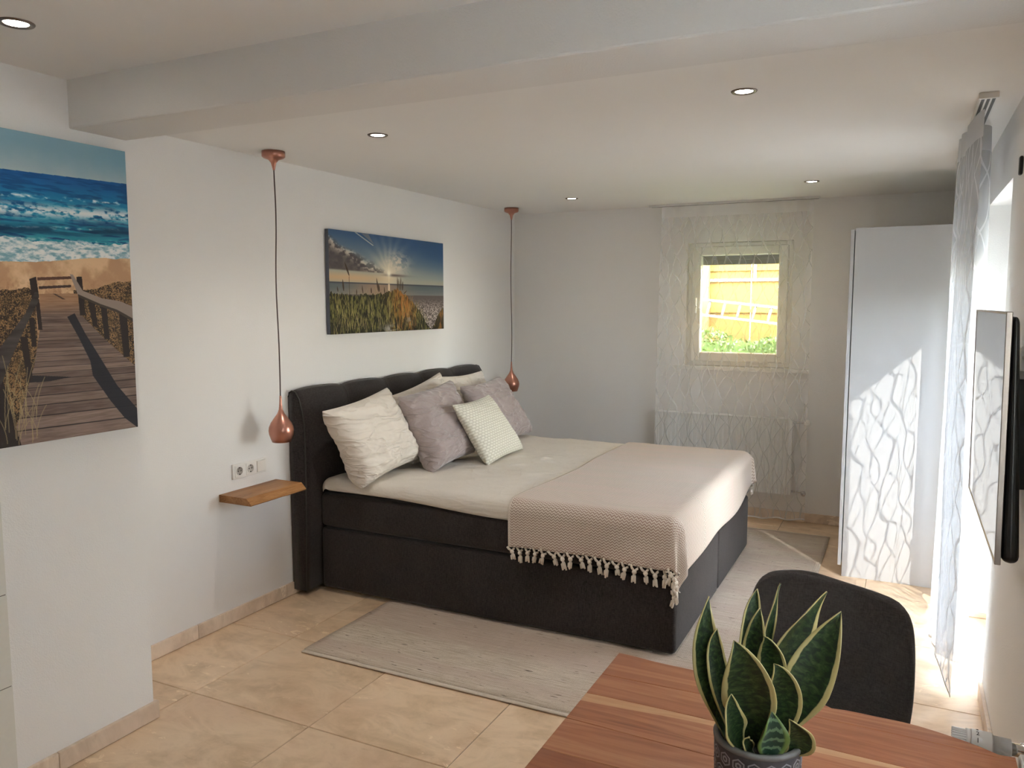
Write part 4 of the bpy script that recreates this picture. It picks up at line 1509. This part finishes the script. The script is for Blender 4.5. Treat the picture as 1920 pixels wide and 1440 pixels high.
curtain('window_curtain', 'sheer white wavy-patterned curtain hanging before the small back window', bp, 0.035, 2.325, m_sheer_b, back_track, foot=lambda s: 0.012 * math.sin(s * 5 + 2) + 0.008, nper=3)
ct = empty('curtain_track', (-1.17, 6.0, ZC), 'thin white ceiling track above the small window', 'curtain track', 'ceiling curtain tracks')
boxobj('track', (-1.77, -0.57, 5.985, 6.012, ZC - 0.016, ZC), m_alu, ct, bev=0.002)
boxobj('track_slot', (-1.765, -0.575, 5.994, 6.003, ZC - 0.0175, ZC - 0.0155), m_dgap, ct)
boxobj('end_cap', (-1.785, -1.77, 5.980, 6.017, ZC - 0.020, ZC), m_alu, ct, bev=0.002)

plan_r = [(0.228, 3.545), (0.208, 3.60), (0.190, 3.72), (0.178, 3.86), (0.235, 3.83), (0.285, 3.86), (0.298, 3.93), (0.24, 3.95), (0.185, 3.96), (0.172, 4.03), (0.23, 4.03), (0.29, 4.02), (0.305, 4.06),
          (0.24, 4.09), (0.18, 4.10), (0.172, 4.15), (0.23, 4.16), (0.285, 4.15), (0.29, 4.19), (0.23, 4.22), (0.19, 4.25), (0.215, 4.31), (0.24, 4.37), (0.215, 4.43), (0.205, 4.50), (0.225, 4.56), (0.235, 4.62), (0.22, 4.68), (0.212, 4.73), (0.222, 4.77)]


def door_track(d, t, s):
    # the folds are pulled tighter and nearer at the track
    x = d.x + (0.230 - d.x) * (0.25 * t ** 3)
    y = d.y + (-0.02 * t if s < 0.08 else 0.0)
    y += 0.012 * math.sin(t * 5 + s * 20) * (1 - t)
    x += 0.005 * math.sin(t * 7 + s * 9)
    return x, y


curtain('door_curtain', 'sheer white wavy-patterned curtain gathered beside the glazed door', plan_r, 0.055, 2.325, m_sheer_r, door_track, foot=lambda s: -0.035 * max(0, 1 - s / 0.06) + 0.012 * math.sin(s * 22), nper=7)
ct = empty('curtain_track', (0.232, 4.1, ZC), 'white triple-channel ceiling track over the door curtain', 'curtain track', 'ceiling curtain tracks')
boxobj('track', (0.203, 0.259, 3.36, 4.92, ZC - 0.018, ZC), m_alu, ct, bev=0.002)
for k in range(3):
    boxobj('track_slot', (0.209 + 0.017 * k, 0.219 + 0.017 * k, 3.362, 4.91, ZC - 0.0195, ZC - 0.0175), m_dgap, ct)
boxobj('end_cap', (0.200, 0.262, 3.347, 3.36, ZC - 0.022, ZC), m_alu, ct, bev=0.002)

npn = [(0.33 + 0.016 * math.sin(k * 1.9) - 0.014, 0.08 + 1.71 * k / 36) for k in range(37)]  # unseen curtain, added to turn the near window's sun into soft light
curtain('near_sun_diffuser', 'unseen dense white curtain added over the near window to diffuse the sun', npn, 0.82, 2.325, m_sheer_n, lambda d, t, s: (d.x, d.y), nper=3, nz=20)

# ------------------------------------------------------------------ radiators
ra = empty('radiator', (-1.2, 6.05, 0.2), 'white panel radiator behind the sheer curtain under the small window', 'radiator')
bm = bmesh.new()
L = ra.location
x0, x1 = -1.70, -0.71
nst = 30
pts = []
for k in range(nst * 4 + 1):
    x = x0 + (x1 - x0) * k / (nst * 4)
    ph = k % 4
    pts.append((x, 6.012 + (0.006 if ph in (2,) else 0.0)))
for z0, z1 in ((0.215, 0.765),):
    prev = None
    for x, y in pts:
        cur = (bm.verts.new((x - L.x, y - L.y, z0 - L.z)), bm.verts.new((x - L.x, y - L.y, z1 - L.z)))
        if prev:
            bm.faces.new((prev[0], cur[0], cur[1], prev[1]))
        prev = cur
from_bm('front_panel', bm, m_rad, ra)
boxobj('radiator_body', (x0, x1, 6.019, 6.075, 0.21, 0.765), m_rad, ra, bev=0.004)
boxobj('top_grille', (x0 - 0.004, x1 + 0.004, 6.008, 6.082, 0.766, 0.774), m_rad, ra, bev=0.003)
boxobj('side_cover', (x1 + 0.001, x1 + 0.012, 6.008, 6.082, 0.215, 0.765), m_rad, ra, bev=0.003)
boxobj('side_cover', (x0 - 0.012, x0 - 0.001, 6.008, 6.082, 0.215, 0.765), m_rad, ra, bev=0.003)
for xx in (-1.5, -0.9):
    boxobj('wall_bracket', (xx - 0.02, xx + 0.02, 6.076, YB, 0.3, 0.7), m_rad, ra)
tube('pipe', [(-0.70 - L.x, 0.0, 0.745 - L.z), (-0.60 - L.x, 0.0, 0.745 - L.z), (-0.60 - L.x, 0.058, 0.745 - L.z)], 0.008, m_chrome, ra)
lathe('thermostat_head', [(0, 0), (0.02, 0), (0.024, 0.01), (0.024, 0.045), (0.018, 0.055), (0, 0.055)], m_plastic, ra, 20, 'Y', (-0.598 - L.x, -0.075, 0.748 - L.z))
tube('return_pipe', [(-0.70 - L.x, 0, 0.235 - L.z), (-0.612 - L.x, 0, 0.235 - L.z), (-0.612 - L.x, 0.058, 0.225 - L.z)], 0.008, m_chrome, ra)
lathe('return_valve', [(0, -0.022), (0.012, -0.022), (0.012, -0.008), (0.017, -0.006), (0.017, 0.012), (0, 0.012)], m_chrome, ra, 14, 'Y', (-0.612 - L.x, -0.01, 0.225 - L.z))

rb = empty('radiator', (0.29, 1.0, 0.15), 'white radiator under the near window, its valve showing past the table corner', 'radiator')
L = rb.location
boxobj('radiator_body', (0.254, 0.318, 0.1, 1.86, 0.10, 0.668), m_rad, rb, bev=0.006)
boxobj('top_grille', (0.250, 0.322, 0.098, 1.862, 0.669, 0.678), m_rad, rb, bev=0.003)
boxobj('side_cover', (0.250, 0.322, 1.862, 1.874, 0.11, 0.668), m_rad, rb, bev=0.003)
for yy in (0.4, 1.5):
    boxobj('wall_bracket', (0.319, XR, yy - 0.02, yy + 0.02, 0.2, 0.6), m_rad, rb)
yv = 1.95 - L.y
zv = 0.640 - L.z
tube('pipe', [(0.286 - L.x, 1.874 - L.y, zv), (0.286 - L.x, yv, zv), (XR - L.x, yv, zv)], 0.011, m_chrome, rb, 12)
lathe('valve_body', [(0, 0.245), (0.014, 0.245), (0.014, 0.262), (0.017, 0.264), (0.017, 0.30), (0.012, 0.302), (0, 0.302)], m_chrome, rb, 20, 'X', (-L.x, yv, zv))
hd = lathe('thermostat_head', [(0, 0.170), (0.0245, 0.170), (0.0255, 0.172), (0.0255, 0.208), (0.0215, 0.213), (0.0205, 0.2), (0.0205, 0.246), (0, 0.246)], m_plastic, rb, 28, 'X', (-L.x, yv, zv))
lathe('thermostat_ring', [(0.0215, 0.160), (0.0245, 0.160), (0.0245, 0.1695), (0.0215, 0.1695)], m_plastic, rb, 28, 'X', (-L.x, yv, zv))
bm = bmesh.new()
tube_bm(bm, [(0.134 - L.x, yv, zv), (0.160 - L.x, yv, zv)], 0.020, 24)
for k in range(24):
    a = 2 * PI * k / 24
    c_, s_ = math.cos(a), math.sin(a)
    tube_bm(bm, [(0.133 - L.x, yv + 0.021 * c_, zv + 0.021 * s_), (0.160 - L.x, yv + 0.021 * c_, zv + 0.021 * s_)], 0.0018, 5)
from_bm('thermostat_grip', bm, m_plastic, rb)
# numerals printed around the head
for k, ch in enumerate('*12345'):
    cu = bpy.data.curves.new('numeral', 'FONT')
    cu.body = ch
    cu.size = 0.014
    cu.extrude = 0.0002
    cu.align_x = 'CENTER'
    cu.align_y = 'CENTER'
    tmp = bpy.data.objects.new('numeral', cu)
    COL.objects.link(tmp)
    dg = bpy.context.evaluated_depsgraph_get()
    me = bpy.data.meshes.new_from_object(tmp.evaluated_get(dg))
    bpy.data.objects.remove(tmp)
    me.materials.clear()
    o = link('numeral', me, m_hole, hd)
    a = PI / 2 + 0.25 + (k - 3) * 0.62
    # local z outward, x along the circumference
    nrm = Vector((0, math.cos(a) * -1, math.sin(a)))
    tx = Vector((1, 0, 0))
    ty = nrm.cross(tx)
    mt = Matrix((tx, ty, nrm)).transposed().to_4x4()
    mt.translation = Vector((0.182 - L.x, yv, zv)) + nrm * 0.0257
    o.matrix_local = mt

# ------------------------------------------------------------------ television
tv = empty('television', (0.26, 2.65, 0.97), 'slim wall-mounted flat television with a bronze edge, on the window wall', 'television')
L = tv.location
TY0, TY1, TZ0, TZ1 = 2.20, 3.105, 0.972, 1.582
boxobj('screen', (0.2200, 0.2235, TY0 + 0.006, TY1 - 0.006, TZ0 + 0.008, TZ1 - 0.006), None, tv)
M = Mat('dark_screen_glass')
nz_ = M.noise(M.obj(), 3, 1)
tv.children[0].data.materials.append(M.done(M.bsdf(M.mix(nz_, (0.006, 0.006, 0.007), (0.009, 0.009, 0.01)), 0.035, 0, None, 1.0, IOR=1.7, Coat_Weight=1.0, Coat_Roughness=0.02, Coat_IOR=1.7)))
bm = bmesh.new()
for b in ((TY0, TY0 + 0.006, TZ0, TZ1), (TY1 - 0.006, TY1, TZ0, TZ1), (TY0 + 0.006, TY1 - 0.006, TZ0, TZ0 + 0.008), (TY0 + 0.006, TY1 - 0.006, TZ1 - 0.006, TZ1)):
    box(bm, 0.2185 - L.x, 0.232 - L.x, b[0] - L.y, b[1] - L.y, b[2] - L.z, b[3] - L.z, 0.0015, 1)
from_bm('bezel', bm, m_bezel, tv)
boxobj('back_shell', (0.2325, 0.272, TY0 + 0.002, TY1 - 0.002, TZ0 + 0.003, TZ1 - 0.012), m_tvback, tv, bev=0.018, seg=4)
sh_ = [c for c in tv.children if c.name.startswith('back_shell')][0]
for v in sh_.data.vertices:          # the casing is slimmer towards its top
    t_ = max(0.0, min(1.0, v.co.z / (TZ1 - TZ0)))
    xa = 0.2325 - L.x
    v.co.x = xa + (v.co.x - xa) * (1.0 - 0.62 * t_)
boxobj('wall_bracket', (0.258, XR, 2.5, 2.8, 1.1, 1.4), m_black, tv, bev=0.004)
tv.rotation_euler = (0, math.radians(-0.6), 0)
tube('television_cable', [(0.262, 2.30, 1.47), (0.29, 2.19, 1.43), (0.295, 2.16, 1.32), (0.30, 2.20, 1.15), (0.295, 2.17, 1.06), (0.29, 2.25, 1.0), (0.31, 2.35, 1.02), (XR - 0.003, 2.40, 1.10)], 0.0035, m_plastic)
tag(bpy.data.objects['television_cable'], 'thin pale cable looping behind the television', 'cable')
hk = boxobj('wall_hook', (XR - 0.012, XR, 3.335, 3.365, 2.05, 2.115), m_black, None, bev=0.005)
tag(hk, 'small dark fitting high on the window wall above the television', 'hook')

# ------------------------------------------------------------------ chair behind the table
ch = empty('shell_chair', (-0.205, 2.12, 0.0), 'charcoal upholstered shell chair tucked behind the wooden table', 'chair', rot=math.radians(-12))
nu_, nv_ = 24, 34
vs, fs = [], []
for j in range(nv_ + 1):
    t = j / nv_
    for i in range(nu_ + 1):
        s = -1 + 2 * i / nu_
        # t: 0 front of seat, .45 seat back, 1 top of the backrest
        if t < 0.42:
            k = t / 0.42
            y = -0.20 + 0.36 * k
            z = 0.455 - 0.02 * k
            hw = 0.215 + 0.01 * k
        else:
            k = (t - 0.42) / 0.58
            a = sstep(0, 0.35, k)
            y = 0.16 + 0.05 * a + 0.055 * k
            z = 0.435 + 0.385 * k ** 1.15
            hw = 0.225 + 0.012 * math.sin(k * PI) - 0.012 * k
            # rounded top corners
        lift = 0.05 * abs(s) ** 3 * (1 - sstep(0.3, 0.55, t)) * (0.3 + t)
        curl = -0.038 * abs(s) ** 2.2 * sstep(0.42, 0.6, t)
        top = 0.0
        if t > 0.80:
            kk = (t - 0.80) / 0.20
            cx = 1 - (1 - math.sqrt(max(0, 1 - kk ** 3.6))) * 0.24
            hw *= cx
            z += -0.012 * kk * (s * s) + 0.016 * kk * math.exp(-((s + 0.55) / 0.5) ** 2)
        if t < 0.12:
            kk = 1 - t / 0.12
            hw *= 1 - 0.25 * kk ** 2
        vs.append((s * hw, y + curl, z + lift))
for j in range(nv_):
    for i in range(nu_):
        a = j * (nu_ + 1) + i
        fs.append((a, a + 1, a + nu_ + 2, a + nu_ + 1))
seat = from_py('seat_shell', vs, fs, m_chair, ch)
solid(seat, 0.028, 0)
sub(seat, 1)
boxobj('seat_support', (-0.205 - 0.09, -0.205 + 0.09, 2.12 - 0.09, 2.12 + 0.09, 0.395, 0.416), m_black, ch, bev=0.004)
for sx in (-1, 1):
    for sy in (-1, 1):
        tube('leg', [(sx * 0.07, sy * 0.07, 0.40), (sx * 0.20, sy * 0.19, 0.0)], [0.014, 0.009], m_black, ch, 10)

# ------------------------------------------------------------------ table
TZ = 0.75
tb = empty('wooden_table', (-0.19, 1.40, 0.0), 'reddish acacia table with a live edge, holding the potted plant', 'table')
L = tb.location
rows = [(1.683, 1.80), (1.575, 1.6825), (1.455, 1.5745), (1.34, 1.4545), (1.22, 1.3395), (1.10, 1.2195), (0.98, 1.0995)]
TX0, TX1 = -0.593, 0.222


def live(x):
    return -0.085 * ((x - TX0) / (TX1 - TX0)) ** 1.6 + 0.006 * math.sin(x * 11 + 1) + 0.004 * math.sin(x * 29) - 0.016 * math.exp(-((x - 0.20) / 0.03) ** 2) - 0.012 * math.exp(-((x + 0.10) / 0.02) ** 2)


for r, (a, b) in enumerate(rows):
    ns = 30
    vs, fs = [], []
    for k in range(ns + 1):
        x = TX0 + (TX1 - TX0) * k / ns
        b2 = b + live(x) + 0.008 if r == 0 else b + (0.006 * math.sin(x * 6 + r * 2) if r != 0 else 0)
        a2 = a + (0.006 * math.sin(x * 6 + (r + 1) * 2))
        if r == 0 and b2 < a2 + 0.02:
            b2 = a2 + 0.02
        g = 0.0004
        y0, y1 = a2 + g - L.y, b2 - g - L.y
        xx = x - L.x
        lift = 0.0
        if r == 0:
            vs += [(xx, y0, TZ - 0.045), (xx, y0, TZ - 0.0006), (xx, y0 + 0.001, TZ), (xx, y1 - 0.016, TZ), (xx, y1 - 0.006, TZ - 0.005), (xx, y1, TZ - 0.018), (xx, y1 + 0.003, TZ - 0.045)]
        else:
            vs += [(xx, y0, TZ - 0.045), (xx, y0, TZ - 0.0006), (xx, y0 + 0.001, TZ), (xx, y1 - 0.034 * (1 - 0.75 * k / ns) + 0.004 * math.sin(x * 14) if r == 2 else (y0 + y1) / 2, TZ), (xx, y1 - 0.001, TZ), (xx, y1, TZ - 0.0006), (xx, y1, TZ - 0.045)]
    for k in range(ns):
        for i in range(7):
            p0, p1 = k * 7 + i, k * 7 + (i + 1) % 7
            fs.append((p0, p1, p1 + 7, p0 + 7))
    fs.append(tuple(range(7)))
    fs.append(tuple(ns * 7 + i for i in range(6, -1, -1)))
    o = from_py('plank', vs, fs, m_acacia, tb, False)
    bm = bmesh.new()
    bm.from_mesh(o.data)
    bmesh.ops.recalc_face_normals(bm, faces=bm.faces)
    bm.to_mesh(o.data)
    bm.free()
    if r == 2:
        o.data.materials.append(m_sapwood)
        for p in o.data.polygons:
            if p.index < ns * 7 and p.index % 7 == 3:
                p.material_index = 1
    if r == 0:
        o.data.materials.append(m_sapwood)
        for p in o.data.polygons:
            if p.index < ns * 7 and p.index % 7 in (3, 4, 5):
                p.material_index = 1
boxobj('table_frame', (TX0 + 0.08, TX1 - 0.08, 1.06, 1.60, 0.665, 0.704), m_black, tb, bev=0.003)
for xx in (TX0 + 0.08, TX1 - 0.12):
    for yy in (1.06, 1.56):
        boxobj('leg', (xx, xx + 0.04, yy, yy + 0.04, 0.0, 0.664), m_black, tb, bev=0.003)

# ------------------------------------------------------------------ potted snake plant
PX, PY, PZ = -0.186, 1.285, TZ
pl_root = empty('potted_snake_plant', (PX, PY, PZ), 'snake plant with yellow-edged leaves in a dark patterned pot on the table', 'plant')
HR = 0.153
pot = lathe('pot', [(0, 0.0), (0.060, 0.0), (0.065, 0.004), (0.0685, HR - 0.012), (0.0685, HR - 0.002), (0.067, HR), (0.0625, HR), (0.061, HR - 0.003), (0.060, 0.02), (0, 0.02)], m_pot, pl_root, 64)
lathe('pot_rim', [(0.0687, HR - 0.007), (0.0702, HR - 0.006), (0.0705, HR - 0.001), (0.068, HR + 0.0015), (0.062, HR + 0.0012), (0.0605, HR - 0.004)], m_potrim, pot, 64)
# hexagon relief round the pot
bm = bmesh.new()
NH = 17
for row_ in range(5):
    zc = HR - 0.024 - row_ * 0.0245
    for k in range(NH):
        ac = 2 * PI * (k + 0.5 * (row_ % 2)) / NH
        for rad, wd_ in ((0.0115, 0.0022), (0.0055, 0.0026)):
            ring = []
            for q in range(6):
                qa = PI / 6 + q * PI / 3
                for rr, hgt in ((rad, 0.0), (rad, 0.0010), (rad - wd_, 0.0010), (rad - wd_, 0.0)):
                    zz_ = zc + rr * math.sin(qa)
                    R_ = 0.0655 + 0.003 * (zz_ / HR) + hgt - 0.0002
                    aa = ac + rr * math.cos(qa) / 0.0675
                    ring.append(bm.verts.new((R_ * math.cos(aa), R_ * math.sin(aa), zz_)))
            for q in range(6):
                for c_ in range(3):
                    a0, a1 = q * 4 + c_, ((q + 1) % 6) * 4 + c_
                    bm.faces.new((ring[a0], ring[a1], ring[a1 + 1], ring[a0 + 1]))
o = from_bm('pot_relief', bm, m_relief, pot)
o['kind'] = 'stuff'
so_ = lathe('soil', [(0, HR - 0.016), (0.03, HR - 0.014), (0.0605, HR - 0.02)], m_soil, pl_root, 40)

RT = Vector((0.8973, 0.4415, 0))
FR = Vector((0.4415, -0.8973, 0))     # towards the viewer
sc_ = 1.3 / 1495.0 / 4.235
leaves = [  # base (x, depth), mid (x, y, depth), tip (x, y, depth), half width, twist, banded
    ((330, -18), (205, 650, -22), (213, 110, -26), 98, 0.25, 0),
    ((360, -6), (270, 680, -10), (268, 345, -14), 72, 0.2, 0),
    ((500, 10), (480, 760, 20), (345, 360, 24), 168, -0.15, 0),
    ((390, 20), (345, 1010, 30), (322, 755, 34), 92, 0.3, 0),
    ((590, 46), (610, 1060, 52), (608, 850, 52), 104, 0.0, 1),
    ((560, -40), (570, 560, -46), (637, 95, -50), 92, 0.1, 0),
    ((600, -26), (600, 620, -30), (638, 222, -34), 84, -0.3, 0),
    ((700, -10), (705, 640, -6), (620, 388, -2), 96, -0.35, 0),
    ((720, 16), (745, 800, 24), (655, 540, 26), 112, -0.15, 0),
    ((690, -44), (735, 480, -50), (832, 58, -52), 44, 0.4, 0),
    ((740, -36), (890, 580, -44), (1188, 105, -40), 150, 0.35, 0),
    ((800, -4), (985, 700, 0), (1205, 170, 4), 150, -0.3, 0),
    ((800, 34), (840, 1090, 44), (740, 910, 50), 92, -0.15, 0),
    ((480, 36), (440, 1120, 44), (450, 1060, 46), 40, 0.5, 0),
]
soil_y = 1300 - 40
for (bx, bd), (mx, my, md), (tx_, ty_, td), hw_, tw, band in leaves:
    def cv(x, y, d):
        return RT * ((x - 595) * sc_) + FR * (d * 0.0011) + Vector((0, 0, HR - 0.012 + (1235 - y) * sc_ * 1.01))
    p0, p1, p2 = cv(595 + (bx - 595) * 0.8, 1240, bd), cv(mx, my, md), cv(tx_, ty_, td)
    c1 = p1 * 2 - (p0 + p2) / 2       # quadratic through the mid point
    vs, fs, uvs = [], [], []
    na, nb_ = 18, 8
    for j in range(na + 1):
        t = j / na
        c_ = p0 * (1 - t) ** 2 + c1 * 2 * t * (1 - t) + p2 * t * t
        tg = ((c1 - p0) * (1 - t) + (p2 - c1) * t).normalized()
        side = tg.cross(FR).normalized()
        if side.dot(RT) < 0:
            side = -side
        side = Matrix.Rotation(tw + 0.25 * math.sin(t * 3 + bx), 3, tg) @ side
        nn = side.cross(tg)
        if nn.dot(FR) < 0:
            nn = -nn
        prof_w = (0.38 + 0.62 * sstep(0, 0.45, t)) * (1 - max(0, (t - 0.45) / 0.55) ** 1.9)
        prof_w = max(prof_w, 0.0)
        hw = hw_ * sc_ * prof_w * 1.22
        for i in range(nb_ + 1):
            s = -1 + 2 * i / nb_
            cup = 0.28 * hw * (1 - math.cos(s * 1.3)) * 1.6
            wav = 0.0022 * math.sin(t * 13 + bx + s) * s * s
            vs.append(c_ + side * (s * hw) + nn * (cup + wav))
            uvs.append((s, t))
    for j in range(na):
        for i in range(nb_):
            a = j * (nb_ + 1) + i
            fs.append((a, a + 1, a + nb_ + 2, a + nb_ + 1))
    o = from_py('leaf', vs, fs, m_leaf2 if band else m_leaf, pl_root, True, uvs)
    solid(o, 0.0018, 0)
    if band:
        o['label'] = 'short young leaf with pale silver bands'
